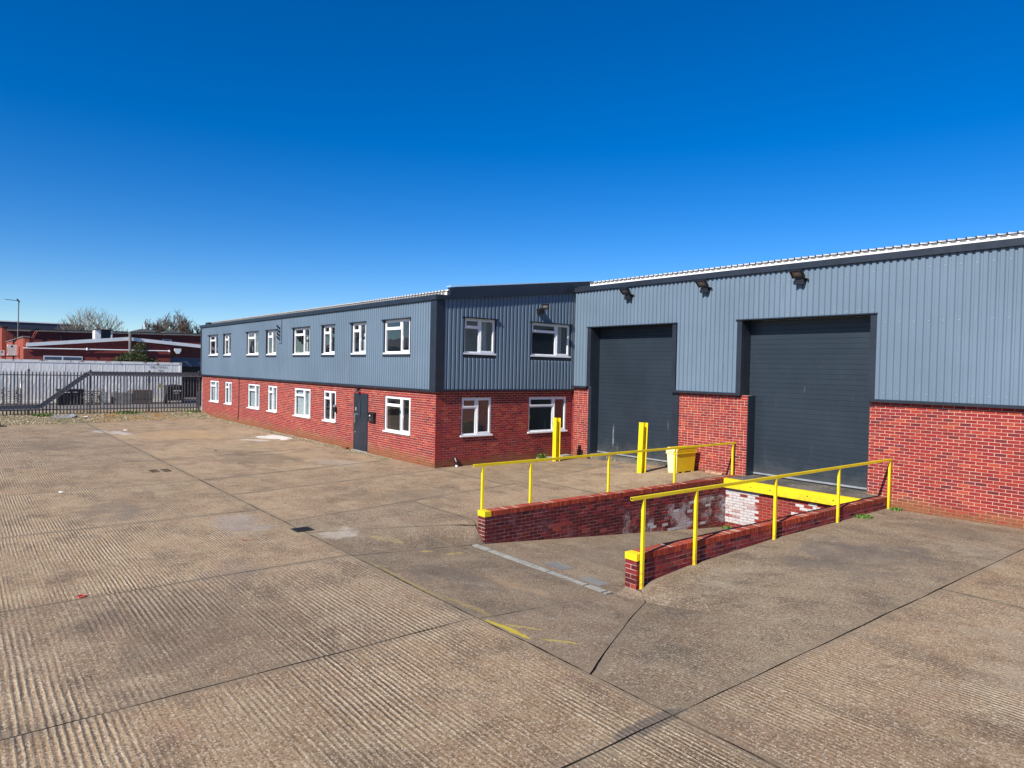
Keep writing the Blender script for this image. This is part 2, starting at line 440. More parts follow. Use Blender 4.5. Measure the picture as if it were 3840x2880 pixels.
def make_concrete(name, rib=1.0, base=1.0, stains=True):
    t = NT(name, 0.93, 0, 0.25)
    r = t.rnd()
    P = t.pos()
    xyz = t.sep()
    big = t.noise(0.33, 4, 0.6)
    mid = t.noise(1.7, 5, 0.65)
    col = t.mix(t.step(big, 0.32, 0.68), (0.226, 0.152, 0.092), (0.340, 0.240, 0.146))
    g2 = t.noise(19, 5, 0.8)
    col = t.mix(t.math('MULTIPLY', t.step(g2, 0.50, 0.68), 0.55), col, (0.105, 0.080, 0.055))
    col = t.mix(t.math('MULTIPLY', t.math('SUBTRACT', 1.0, t.step(g2, 0.34, 0.48)), 0.4), col, (0.48, 0.385, 0.27))
    col = t.mix(t.math('MULTIPLY', t.step(mid, 0.40, 0.66), 0.65), col, (0.370, 0.288, 0.185))
    col = t.mix(t.math('MULTIPLY', t.step(t.noise(0.9, 6, 0.7, t.scalev(P, (1, 1.5, 1))), 0.46, 0.70), 0.68), col, (0.105, 0.075, 0.052))
    col = t.mix(t.math('MULTIPLY', t.step(t.noise(1.3, 3, 0.6, t.scalev(P, (1.3, 0.9, 1))), 0.55, 0.8), 0.4), col, (0.30, 0.175, 0.125))
    tint = t.ramp(r, [(0, (0.86, 0.85, 0.86)), (0.3, (1.05, 0.99, 0.94)), (0.6, (0.96, 0.93, 0.87)), (1, (1.16, 1.12, 1.06))])
    col = t.mix(1.0, col, tint, 'MULTIPLY')
    # ribs left by the tamping beam, running along X in patches
    seg = t.noise(0.5, 2, 0.5, t.scalev(P, (0.45, 1.7, 1)))
    wob = t.noise(0.8, 3, 0.55, t.scalev(P, (1.0, 1.0, 1)))
    fine = t.noise(5.0, 4, 0.7, t.scalev(P, (1.0, 2.6, 1)))
    yy = t.math('ADD', xyz[1], t.math('MULTIPLY', wob, 0.03))
    yy = t.math('ADD', yy, t.math('MULTIPLY', fine, 0.034))
    pitch = t.math('ADD', 98.0, t.math('MULTIPLY', r, 34.0))
    w = t.math('SINE', t.math('MULTIPLY', yy, pitch))
    amp = t.noise(1.0, 4, 0.7, t.scalev(P, (0.8, 15.0, 1)))
    mask = t.step(t.math('ADD', t.math('MULTIPLY', seg, 0.5), t.math('MULTIPLY', amp, 0.75)), 0.46, 0.82)
    grain = t.noise(48, 6, 0.9)
    patch = t.step(t.noise(0.42, 4, 0.6, t.scalev(P, (0.8, 1.25, 1))), 0.36, 0.62)
    mask = t.math('MULTIPLY', mask, t.math('ADD', t.math('MULTIPLY', patch, 0.75), 0.30))
    ribv = t.math('MULTIPLY', t.math('MULTIPLY', w, mask), rib)
    hi = t.step(t.math('ADD', ribv, t.math('MULTIPLY', t.math('SUBTRACT', grain, 0.5), 4.2)), 0.15, 1.15)
    lo = t.step(t.math('ADD', t.math('MULTIPLY', ribv, -1), t.math('MULTIPLY', t.math('SUBTRACT', grain, 0.5), -4.0)), 0.15, 1.2)
    col = t.mix(t.math('MULTIPLY', hi, 0.80 if rib > 0.5 else 0.62), col, (0.62, 0.505, 0.335))
    col = t.mix(t.math('MULTIPLY', lo, 0.70), col, (0.080, 0.060, 0.042))
    vo = t.vor(70).outputs['Color']
    agg = t.sep(vo)[0]
    col = t.mix(t.math('MULTIPLY', t.step(agg, 0.84, 0.90), 0.45), col, (0.66, 0.57, 0.44))
    col = t.mix(t.math('MULTIPLY', t.math('SUBTRACT', 1.0, t.step(agg, 0.14, 0.20)), 0.55), col, (0.065, 0.050, 0.040))
    if base != 1.0: col = t.mix(1.0, col, (base, base * 1.045, base * 1.12), 'MULTIPLY')
    # edges of slabs: smooth trowelled lighter margin carried by an attribute
    e = t.attr('edge')
    en = t.math('ADD', e, t.math('MULTIPLY', t.math('SUBTRACT', t.noise(6, 4), 0.5), 0.08))
    rim = t.math('SUBTRACT', 1.0, t.step(en, 0.06, 0.13))
    col = t.mix(t.math('MULTIPLY', rim, 0.45), col, (0.225, 0.175, 0.12))
    if stains:
        wq = t.n('TexNoise'); wq.inputs['Scale'].default_value = 1.6; wq.inputs['Detail'].default_value = 5; wq.inputs['Roughness'].default_value = .7
        t.l(P, wq.inputs['Vector'])
        wc = t.sep(wq.outputs['Color'])
        wc = [t.math('SUBTRACT', wc[0], 0.5), t.math('SUBTRACT', wc[1], 0.5)]
        for (sx, sy, rx, ry, ang, sc, st, ns, lo_, hi_) in STAINS:
            wk = 2.2 * min(rx, ry)
            a = rad(ang)
            dx = t.math('ADD', t.math('SUBTRACT', xyz[0], sx), t.math('MULTIPLY', wc[0], wk * 1.5))
            dy = t.math('ADD', t.math('SUBTRACT', xyz[1], sy), t.math('MULTIPLY', wc[1], wk))
            uu = t.math('ADD', t.math('MULTIPLY', dx, math.cos(a) / rx), t.math('MULTIPLY', dy, math.sin(a) / rx))
            vv = t.math('ADD', t.math('MULTIPLY', dx, -math.sin(a) / ry), t.math('MULTIPLY', dy, math.cos(a) / ry))
            d2 = t.math('ADD', t.math('MULTIPLY', uu, uu), t.math('MULTIPLY', vv, vv))
            f = t.math('SUBTRACT', 1.0, d2, clamp=True)
            f = t.math('POWER', f, 0.6)
            f = t.math('MULTIPLY', f, t.math('ADD', t.noise(ns, 5, 0.7), 0.12))
            f = t.math('MULTIPLY', t.step(f, lo_, hi_), st)
            f = t.math('MULTIPLY', f, t.step(t.math('ADD', grain, t.math('MULTIPLY', ribv, 0.12)), 0.30, 0.52))
            col = t.mix(f, col, sc)
            col = t.mix(t.math('MULTIPLY', t.math('MULTIPLY', lo, 0.35), f), col, (0.1, 0.08, 0.06))
    t.color(col)
    h = t.math('ADD', t.math('MULTIPLY', ribv, 0.75), t.math('MULTIPLY', grain, 0.9))
    h = t.math('ADD', h, t.math('MULTIPLY', mid, 1.0))
    t.bump(h, 0.75, 0.011)
    return t.m
M['concrete'] = make_concrete('ribbed_yard_concrete', 1.0)
M['concrete_far'] = make_concrete('worn_yard_concrete', 0.45)
M['concrete_ramp'] = make_concrete('ramp_concrete', 0.30, 0.84)
M['concrete_dark'] = make_concrete('dark_yard_concrete', 0.42, 0.84)
def make_platform():
    t = NT('lichen_spotted_concrete', 0.9, 0, 0.2)
    col = t.mix(t.step(t.noise(1.2, 5), 0.35, 0.65), (0.075, 0.07, 0.06), (0.15, 0.135, 0.11))
    col = t.mix(t.step(t.noise(9, 6, 0.75, t.scalev(t.pos(), (1, 2, 1))), 0.55, 0.66), col, (0.36, 0.33, 0.27))
    t.color(col)
    t.bump(t.noise(40, 4), 0.5, 0.006)
    return t.m
M['platform'] = make_platform()
def make_joint():
    t = NT('dark_joint_filler', 0.95, 0, 0.2)
    col = t.mix(t.step(t.noise(3, 5), 0.4, 0.62), (0.018, 0.014, 0.011), (0.11, 0.085, 0.06))
    t.color(col)
    return t.m
M['joint'] = make_joint()
M['kerbstone'] = paint('pale_drain_edging', (0.29, 0.285, 0.25), 0.85, 0, 0.2, (0.2, 0.19, 0.15), 0.5, 6)
M['pad'] = paint('grey_repair_patch', (0.20, 0.195, 0.18), 0.85, 0, 0.15)
def make_gravel(name):
    t = NT(name, 0.95, 0, 0.2)
    c = t.vor(24)
    col = t.ramp(t.sep(c.outputs['Color'])[0], [(0, (0.11, 0.09, 0.05)), (0.4, (0.26, 0.20, 0.12)), (0.75, (0.40, 0.33, 0.21)), (1, (0.56, 0.50, 0.38))])
    col = t.mix(t.math('MULTIPLY', t.step(t.noise(0.8, 4), 0.45, 0.65), 0.6), col, (0.10, 0.11, 0.035))
    x = t.sep()
    yb = t.math('MULTIPLY', t.step(x[1], 4.8, 6.5), t.math('SUBTRACT', 1.0, t.step(x[1], 9.0, 10.2)))
    col = t.mix(t.math('MULTIPLY', t.math('MULTIPLY', yb, t.step(t.noise(1.5, 4), 0.42, 0.6)), 0.6), col, (0.30, 0.15, 0.05))
    t.color(col)
    t.bump(c.outputs['Distance'], 0.8, 0.03)
    return t.m
M['gravel'] = make_gravel('brown_gravel')
def make_stone():
    t = NT('gravel_stones', 0.9, 0, 0.2)
    col = t.ramp(t.attr('rnd'), [(0, (0.13, 0.10, 0.05)), (0.4, (0.22, 0.17, 0.10)), (0.8, (0.33, 0.27, 0.17)), (1, (0.52, 0.46, 0.34))])
    x = t.sep()
    yb = t.math('MULTIPLY', t.step(x[1], 4.8, 6.5), t.math('SUBTRACT', 1.0, t.step(x[1], 9.0, 10.2)))
    col = t.mix(t.math('MULTIPLY', yb, t.math('MULTIPLY', t.step(t.noise(1.5, 4), 0.42, 0.6), 0.6)), col, (0.36, 0.18, 0.06))
    t.color(col)
    return t.m
M['stone'] = make_stone()
def make_leaf(name, a, b):
    t = NT(name, 0.6, 0, 0.3)
    t.color(t.mix(t.attr('rnd'), a, b))
    return t.m
M['weed'] = make_leaf('green_weed', (0.05, 0.12, 0.02), (0.14, 0.22, 0.04))
M['ivy'] = make_leaf('dark_evergreen_leaf', (0.020, 0.035, 0.010), (0.08, 0.10, 0.03))
M['bark'] = paint('grey_bark', (0.22, 0.20, 0.16), 0.9, 0, 0.2)
M['bark2'] = paint('brown_bark', (0.115, 0.085, 0.062), 0.9, 0, 0.2)
def make_container():
    t = NT('weathered_white_container_paint', 0.5, 0, 0.4)
    col = t.mix(t.step(t.noise(1.2, 4), 0.3, 0.7), (0.82, 0.79, 0.74), (0.90, 0.87, 0.82))
    z = t.sep()[2]
    n = t.noise(2.6, 7, 0.75)
    top = t.step(z, 2.6, 3.05)
    rust = t.step(t.math('ADD', n, t.math('MULTIPLY', top, 0.17)), 0.68, 0.76)
    col = t.mix(t.math('MULTIPLY', rust, 0.8), col, (0.17, 0.06, 0.04))
    st = t.step(t.noise(1.5, 6, 0.7, t.scalev(t.pos(), (3, 3, 0.3))), 0.55, 0.8)
    col = t.mix(t.math('MULTIPLY', st, 0.35), col, (0.36, 0.34, 0.32))
    t.color(col)
    t.bump(t.noise(0.9, 4, 0.6), 0.22, 0.05)
    return t.m
M['container'] = make_container()

# ------------------------------------------------------------------ mesh helpers
WLOC = {}
def wloc(o):
    return WLOC.get(o.name, Vector((0, 0, 0))) if o else Vector((0, 0, 0))
def setp(o, label=None, cat=None, group=None, kind=None):
    if label: o['label'] = label
    if cat: o['category'] = cat
    if group: o['group'] = group
    if kind: o['kind'] = kind
    return o
def thing(name, label, cat, loc, group=None):
    o = bpy.data.objects.new(name, None)
    o.empty_display_size = 0.2
    COL.objects.link(o)
    o.location = loc
    WLOC[o.name] = Vector(loc)
    return setp(o, label, cat, group)

class MB:
    def __init__(s):
        s.v = []; s.f = []; s.mi = []; s.rn = []
    def face(s, pts, mi=0, rn=0.0):
        i = len(s.v)
        s.v += [tuple(p) for p in pts]
        s.f.append(tuple(range(i, i + len(pts))))
        s.mi.append(mi); s.rn.append(rn)
    def raw(s, vs_, fs_, mi=0, rn=0.0):
        i = len(s.v)
        s.v += [tuple(p) for p in vs_]
        for f in fs_:
            s.f.append(tuple(i + k for k in f)); s.mi.append(mi); s.rn.append(rn)
    def box(s, x0, x1, y0, y1, z0, z1, mi=0, rn=0.0):
        if x0 > x1: x0, x1 = x1, x0
        if y0 > y1: y0, y1 = y1, y0
        if z0 > z1: z0, z1 = z1, z0
        s.raw([(x0, y0, z0), (x1, y0, z0), (x1, y1, z0), (x0, y1, z0), (x0, y0, z1), (x1, y0, z1), (x1, y1, z1), (x0, y1, z1)],
              [(0, 3, 2, 1), (4, 5, 6, 7), (0, 1, 5, 4), (1, 2, 6, 5), (2, 3, 7, 6), (3, 0, 4, 7)], mi, rn)
    def fbox(s, F, s0, s1, d0, d1, z0, z1, mi=0, rn=0.0):
        a = F(s0, d0, z0); b = F(s1, d1, z1)
        s.box(a[0], b[0], a[1], b[1], a[2], b[2], mi, rn)
    def mbox(s, mat, sx, sy, sz, mi=0):
        vs_ = [mat @ Vector((x * sx / 2, y * sy / 2, z * sz / 2)) for z in (-1, 1) for x, y in ((-1, -1), (1, -1), (1, 1), (-1, 1))]
        s.raw(vs_, [(0, 3, 2, 1), (4, 5, 6, 7), (0, 1, 5, 4), (1, 2, 6, 5), (2, 3, 7, 6), (3, 0, 4, 7)], mi)
    def prism(s, poly, fn, a, b, mi=0, rn=0.0):
        n = len(poly)
        vs_ = [fn(p, a) for p in poly] + [fn(p, b) for p in poly]
        fs_ = [tuple(range(n))[::-1], tuple(range(n, 2 * n))] + [(i, (i + 1) % n, n + (i + 1) % n, n + i) for i in range(n)]
        s.raw(vs_, fs_, mi, rn)
    def tube(s, p0, p1, r0, r1=None, n=8, cap=True, mi=0, rn=0.0):
        p0 = Vector(p0); p1 = Vector(p1)
        r1 = r0 if r1 is None else r1
        d = (p1 - p0)
        if d.length < 1e-6: return
        d.normalize()
        a = d.orthogonal().normalized(); b = d.cross(a)
        vs_ = []
        for p, r in ((p0, r0), (p1, r1)):
            for k in range(n):
                t = 2 * math.pi * k / n
                vs_.append(p + a * (r * math.cos(t)) + b * (r * math.sin(t)))
        fs_ = [(k, (k + 1) % n, n + (k + 1) % n, n + k) for k in range(n)]
        if cap: fs_ += [tuple(range(n))[::-1], tuple(range(n, 2 * n))]
        s.raw(vs_, fs_, mi, rn)
    def build(s, name, mats, parent=None, at=None, fix=True, smooth=False, rnd=False):
        off = Vector(at) if at is not None else wloc(parent)
        me = bpy.data.meshes.new(name)
        me.from_pydata([(x - off.x, y - off.y, z - off.z) for x, y, z in s.v], [], s.f)
        if not isinstance(mats, (list, tuple)): mats = [mats]
        for m in mats: me.materials.append(m)
        if len(mats) > 1: me.polygons.foreach_set('material_index', s.mi)
        if rnd:
            at_ = me.attributes.new('rnd', 'FLOAT', 'FACE')
            at_.data.foreach_set('value', s.rn)
        if fix:
            bm = bmesh.new(); bm.from_mesh(me)
            bmesh.ops.recalc_face_normals(bm, faces=bm.faces)
            bm.to_mesh(me); bm.free()
        if smooth:
            me.polygons.foreach_set('use_smooth', [True] * len(me.polygons))
        me.update()
        o = bpy.data.objects.new(name, me)
        COL.objects.link(o)
        if at is not None:
            o.location = at
        if parent:
            o.parent = parent
            if at is not None: o.location = Vector(at) - wloc(parent)
        WLOC[o.name] = off
        return o

def FA(s, d, z): return (s, YA - d, z)
def FB(s, d, z): return (XB + d, s, z)
def FC(s, d, z): return (s, YC - d, z)

# ------------------------------------------------------------------ ground heights
def lerp(a, b, t): return a + (b - a) * t
def clamp(x, a=0.0, b=1.0): return max(a, min(b, x))
def smooth(a, b, x):
    t = clamp((x - a) / (b - a)); return t * t * (3 - 2 * t)
def ramp_l(y): return lerp(-10.3, -10.94, clamp((y - 5.06) / 3.19))
def ramp_r(y): return lerp(-6.8, -7.28, clamp((y - 5.06) / 3.19))
def pl(x, pts):
    if x <= pts[0][0]: return pts[0][1]
    for (a, b), (c, d) in zip(pts, pts[1:]):
        if x <= c: return b + (d - b) * (x - a) / (c - a)
    return pts[-1][1]
RO = [(5.06, 0), (8.12, -0.375), (8.42, -0.25), (9.6, -0.14), (12.25, -0.05), (14.8, -0.04), (17.4, -0.02)]
def zyard(x, y):
    if y <= 5.06: return 0.0
    L, R = ramp_l(y), ramp_r(y)
    if x > R:
        w = 1 - smooth(0.0, 3.0, x - R - 0.15)
        return pl(y, RO) * w
    if x < L:
        e = pl(y, [(5.06, 0), (8.25, -0.40), (8.7, -0.2), (9.5, 0), (20, 0)])
        wd = lerp(2.0, 0.38, clamp((y - 5.06) / 3.19))
        z = e * (1 - clamp((L - x) / wd))
        z += 0.19 * smooth(11.5, 17.0, y) * smooth(-18.2, -12.5, x)
        return z
    return zramp(y)
def zramp(y):
    if y < 8.25: return -0.1255 * (y - 5.06)
    return -0.40 - 0.0856 * (y - 8.25)

# ------------------------------------------------------------------ ground, yard slabs
g = MB()
for (x0, x1, y0, y1) in [(-3000, -58, -3000, 3000), (-58, 3000, -3000, -34), (-58, 3000, 60, 3000), (16, 3000, -34, 60), (-58, -40.0, -34, -8)]:
    g.face([(x0, y0, -0.06), (x1, y0, -0.06), (x1, y1, -0.06), (x0, y1, -0.06)])
setp(g.build('ground', M['flat_earth'], fix=False), kind='structure')

yard_base = MB()
YARD = thing('yard', None, None, (0, 0, 0))
setp(YARD, kind='structure')
def slab(y0, y1, xl, xr, mat, zf=zyard, gap=0.0125, name='concrete_slab', nx=None, skirt=0.05):
    xa, xb = xl(y0), xr(y0)
    xm = max(abs(xr(y0) - xl(y0)), abs(xr(y1) - xl(y1)))
    dev = any(abs(zf(lerp(xl(y), xr(y), q), y)) > 1e-4 for y in [lerp(y0, y1, k / 8) for k in range(9)] for q in (0, .5, 1))
    ny = max(2, int((y1 - y0) / 0.25)) if y1 > 2 else 4
    nx = max(4, int(xm / 0.25)) if y0 > -2 else 5
    # extra rows close to the rim so the margin attribute is narrow
    us = sorted(set([0, min(.2, .1 / max(xm, .3))] + [k / nx for k in range(1, nx)] + [1 - min(.2, .1 / max(xm, .3)), 1]))
    dy = y1 - y0
    vs_ = sorted(set([0, min(.2, .1 / dy)] + [k / ny for k in range(1, ny)] + [1 - min(.2, .1 / dy), 1]))
    V = []; E = []
    for v in vs_:
        y = lerp(y0 + gap, y1 - gap, v)
        def jt(xx):
            return 0.010 * mnoise.noise(Vector((xx * .7, y * 1.3, 3.1))) + 0.005 * mnoise.noise(Vector((xx * .7, y * 6, 7.7)))
        def gp(xx, sd):
            return max(.003, gap * (0.75 + 1.1 * mnoise.noise(Vector((xx * .7 + sd * 5, y * 1.9, 9.3)))))
        a, b = xl(y) + gp(xl(y), 0) + jt(xl(y)), xr(y) - gp(xr(y), 1) + jt(xr(y))
        if b < a: a = b = (a + b) / 2
        for u in us:
            x = lerp(a, b, u)
            yj = y
            if v == 0 or v == 1:
                yc_ = y0 if v == 0 else y1
                yj = y + 0.010 * mnoise.noise(Vector((x * 1.3, yc_ * .7, 5.1))) + 0.005 * mnoise.noise(Vector((x * 6, yc_ * .7, 1.7))) + (1 if v == 0 else -1) * gap * .8 * mnoise.noise(Vector((x * 1.9, yc_ * .7 + v * 5, 2.2)))
            V.append((x, yj, zf(x, y)))
            E.append(min(u * (b - a), (1 - u) * (b - a), v * dy, (1 - v) * dy))
    W = len(us)
    F = [(j * W + i, j * W + i + 1, (j + 1) * W + i + 1, (j + 1) * W + i) for j in range(len(vs_) - 1) for i in range(W - 1)]
    # skirt
    rim = [i for i in range(W)] + [j * W + W - 1 for j in range(1, len(vs_))] + [(len(vs_) - 1) * W + i for i in range(W - 2, -1, -1)] + [j * W for j in range(len(vs_) - 2, 0, -1)]
    n0 = len(V)
    for i in rim:
        V.append((V[i][0], V[i][1], V[i][2] - skirt)); E.append(0)
    n = len(rim)
    for k in range(n):
        F.append((rim[(k + 1) % n], rim[k], n0 + k, n0 + (k + 1) % n))
    me = bpy.data.meshes.new(name)
    me.from_pydata(V, [], F)
    a_ = me.attributes.new('edge', 'FLOAT', 'POINT')
    a_.data.foreach_set('value', E)
    me.materials.append(mat)
    me.materials.append(M['joint'])
    me.polygons.foreach_set('material_index', [0] * (len(F) - n) + [1] * n)
    me.update()
    o = bpy.data.objects.new(name, me)
    COL.objects.link(o); o.parent = YARD
    # base under it
    for j in range(len(vs_) - 1):
        for i in range(W - 1):
            q = [V[j * W + i], V[j * W + i + 1], V[(j + 1) * W + i + 1], V[(j + 1) * W + i]]
            pts = []
            for qi, (x, y, z) in enumerate(q):
                ex = 0
                ey = 0
                ci = i + (1 if qi in (1, 2) else 0); ri = j + (1 if qi in (2, 3) else 0)
                if ci == 0: ex = -0.03
                if ci == W - 1: ex = 0.03
                if ri == 0: ey = -0.03
                if ri == len(vs_) - 1: ey = 0.03
                pts.append((x + ex, y + ey, z - 0.020))
            yard_base.face(pts)
    return o
def cst(x): return lambda y: x
def lin(xa, ya, xb, yb): return lambda y: xa + (xb - xa) * (y - ya) / (yb - ya)
NEARX = [8.0, 3.8, 0.0, -3.83, -6.86, -10.37, -14.7, -19.2, -23.8, -28.5, -33.1, -36.6, -39.7]
NEARX_T = NEARX[:-1] + [-39.9]
for i in range(len(NEARX) - 1):
    a, b = NEARX[i + 1], NEARX[i]
    for (q0, q1) in ((-1.2, 5.06), (-7.4, -1.2), (-13.6, -7.4), (-20.0, -13.6), (-33.0, -20.0)):
        if a < -23 and q1 < -8: continue
        slab(q0, q1, cst(a), cst(b), M['concrete'], zf=lambda x, y: 0.0)
FY = 11.12
lines = [lin(-19.2, 5.06, -20.3, FY), lin(-23.87, 5.06, -24.8, FY), lin(-28.9, 5.06, -29.1, FY), lin(-33.0, 5.06, -35.4, FY), lin(-37.2, 5.06, -38.6, FY), lin(-39.75, 5.06, -40.9, FY)]
for i in range(len(lines) - 1):
    slab(5.06, 8.1 if i == 9 else FY, lines[i + 1], lines[i], M['concrete_far'])
# between the office corner and the first far line
kline = lin(-16.7, 5.06, -17.6, FY)
slab(5.06, 11.535, kline, lin(-13.3, 5.06, -14.35, 11.535), M['concrete_far'])
slab(5.06, 11.535, lin(-19.2, 5.06, -20.35, 11.535), kline, M['concrete_far'])
slab(11.535, 17.335, cst(-17.955), lin(-14.35, 11.535, -15.2, 17.335), M['concrete_far'])
def lright(y): return lerp(-12.2, -11.24, (y - 5.06) / 3.19) if y < 8.25 else -11.175
slab(5.06, 8.25, lin(-13.3, 5.06, -13.82, 8.25), lright, M['concrete_far'])
slab(8.25, 12.6, lin(-13.82, 8.25, -14.52, 12.6), cst(-11.175), M['concrete_far'])
slab(12.6, 17.335, lin(-14.52, 12.6, -15.2, 17.335), cst(-11.175), M['concrete_far'])
slab(5.06, 8.23, lright, ramp_l, M['concrete_ramp'], gap=0.009)
# dock ramp
rz = lambda x, y: zramp(y)
slab(5.06, 7.86, ramp_l, ramp_r, M['concrete_ramp'], rz)
slab(8.04, 9.4, ramp_l, ramp_r, M['concrete_ramp'], rz, gap=0.004)
slab(9.4, 16.40, ramp_l, ramp_r, M['concrete_ramp'], rz, gap=0.006)
# right of the dock
def rleft(y): return lerp(-4.87, -6.72, (y - 5.06) / 3.09) if y < 8.15 else (lerp(-6.72, -7.04, (y - 8.15) / 0.2) if y < 8.35 else -7.05)
slab(5.06, 8.295, ramp_r, rleft, M['concrete_ramp'])
slab(5.06, 17.335, rleft, cst(-3.83), M['concrete_dark'])
slab(5.06, 11.3, cst(-3.83), cst(0.0), M['concrete'])
slab(11.3, 17.335, cst(-3.83), cst(0.0), M['concrete_far'])
slab(5.06, 17.335, cst(0.0), cst(3.8), M['concrete'])
slab(5.06, 17.335, cst(3.8), cst(8.0), M['concrete'])
yb = yard_base.build('joint_filler', M['joint'], YARD, fix=False)
setp(yb, kind='stuff')
# threshold slabs of the two big doors
t_ = MB(); t_.box(-17.0, -13.45, 17.345, 17.9, -0.1, 0.215)
t_.build('door_threshold', M['platform'], YARD)
# two small repair pads on the ramp, two near the first door
for (x, y, s1, s2, z) in [(-9.0, 8.45, .26, .17, None), (-7.95, 8.3, .24, .16, None), (-14.55, 16.05, .20, .12, None), (-15.8, 15.95, .22, .12, None)]:
    p = MB()
    hz = zyard(x, y)
    sl = 0.0856 if x > -11 else 0.03
    p.raw([(x - s1, y - s2, hz + .004 + s2 * sl), (x + s1, y - s2, hz + .004 + s2 * sl), (x + s1, y + s2, hz + .004 - s2 * sl), (x - s1, y + s2, hz + .004 - s2 * sl)] if x > -11 else
          [(x - s1, y - s2, zyard(x - s1, y - s2) + .006), (x + s1, y - s2, zyard(x + s1, y - s2) + .006), (x + s1, y + s2, zyard(x + s1, y + s2) + .006), (x - s1, y + s2, zyard(x - s1, y + s2) + .006)], [(0, 1, 2, 3)])
    p.build('repair_patch', M['pad'], YARD)

# drain channel across the ramp mouth: bed and pale edging stones, each a piece
dr = thing('drain_channel', 'pale concrete drain channel across the foot of the dock ramp between the low walls', 'drain', (-9.1, 7.95, zramp(7.95)))
b = MB(); b.box(-10.93, -7.23, 7.87, 8.03, zramp(7.95) - .08, zramp(7.95) - .02); b.build('channel_bed', M['joint'], dr)
x = -10.88
k = 0
while x < -7.35:
    L = random.choice([0.42, 0.46, 0.5, 0.55])
    x1 = min(x + L, -7.28)
    b = MB(); zt = zramp(7.95) + random.uniform(-.004, .006)
    b.box(x, x1 - random.choice([.015, .02, .05]), 7.88 + random.uniform(0, .01), 8.02 - random.uniform(0, .01), zt - .05, zt + .002)
    b.build('edging_stone', M['kerbstone'], dr)
    x = x1

# ------------------------------------------------------------------ gravel strip, ground behind
def zgr(x, y):
    return 0.19 * smooth(-41.2, -43.6, -abs(x)) if False else 0.19 * smooth(41.0, 43.8, -x)
gm = MB()
nx_, ny_ = 26, 44
GY0, GY1 = -12.0, 60.0
ys = [GY0 + (GY1 - GY0) * j / ny_ for j in range(ny_ + 1)]
def gl(y): return lines[-1](clamp(y, 5.06, 30)) if y > 5.06 else -39.7
for j in range(ny_):
    for i in range(nx_):
        def P(ii, jj):
            y = ys[jj]; x = lerp(-47.5, gl(y) + 0.02, ii / nx_)
            return (x, y, zgr(x, y) - 0.02 + 0.02 * math.sin(x * 5 + y * 3) * (1 if ii < nx_ else 0))
        gm.face([P(i, j), P(i + 1, j), P(i + 1, j + 1), P(i, j + 1)])
gm.face([(-44, FY - .01, -.02), (-18.2, FY - .01, -.02), (-18.2, YA, -.012), (-44, YA, .02)])
setp(gm.build('gravel_verge', M['gravel'], fix=False), kind='structure')
st = MB()
def stone(x, y, z, r):
    a = random.uniform(0, 6.28); h = r * random.uniform(.5, .8)
    vs_ = [(x + r * math.cos(a + k * 2.094) * random.uniform(.7, 1.1), y + r * math.sin(a + k * 2.094) * random.uniform(.7, 1.1), z) for k in range(3)] + [(x + random.uniform(-.3, .3) * r, y + random.uniform(-.3, .3) * r, z + h)]
    st.raw(vs_, [(0, 1, 3), (1, 2, 3), (2, 0, 3)], 0, random.random())
for k in range(6500):
    y = random.uniform(1.0, 12.5); x = lerp(-45.5, gl(y) - .05, random.random() ** .8)
    stone(x, y, zgr(x, y), random.uniform(.02, .06))
for k in range(1700):
    x = random.uniform(-43.5, -23.0) ; y = random.uniform(FY - .03, YA - .02)
    if x > -27 and random.random() < .6: continue
    stone(x, y, -.015, random.uniform(.02, .055))
setp(st.build('gravel_stones', M['stone'], fix=False, rnd=True), 'loose brown and buff stones strewn along the fence and office wall', 'gravel', kind='stuff')
by = MB()
by.face([(-95, -40, 0.17), (-47.5, -40, 0.17), (-47.5, 60, 0.17), (-95, 60, 0.17)])
setp(by.build('yard_beyond_fence', M['backyard'], fix=False), kind='structure')
bx_ = MB(); bx_.box(-95, -47.4, -40, 60, -.3, .165)

# ------------------------------------------------------------------ brickwork: every brick is real; the nearest 300 of a thing are parts
CAMP = Vector((0, 0, H_CAM))
def unit_box_mesh(name, mats):
    vs_ = [(x * .5, y * .5, z * .5) for z in (-1, 1) for x, y in ((-1, -1), (1, -1), (1, 1), (-1, 1))]
    fs_ = [(0, 3, 2, 1), (4, 5, 6, 7), (0, 1, 5, 4), (1, 2, 6, 5), (2, 3, 7, 6), (3, 0, 4, 7)]
    me = bpy.data.meshes.new(name)
    me.from_pydata(vs_, [], fs_)
    bm = bmesh.new(); bm.from_mesh(me)
    bmesh.ops.scale(bm, vec=(1, 1, 1), verts=bm.verts)
    bm.to_mesh(me); bm.free()
    me.materials.append(mats)
    return me
BM = {k: unit_box_mesh('brick', M[k]) for k in ('brick', 'brick_dark', 'brick_white', 'brick_pit', 'coping')}
COURSE, BL, JT = 0.075, 0.225, 0.0125
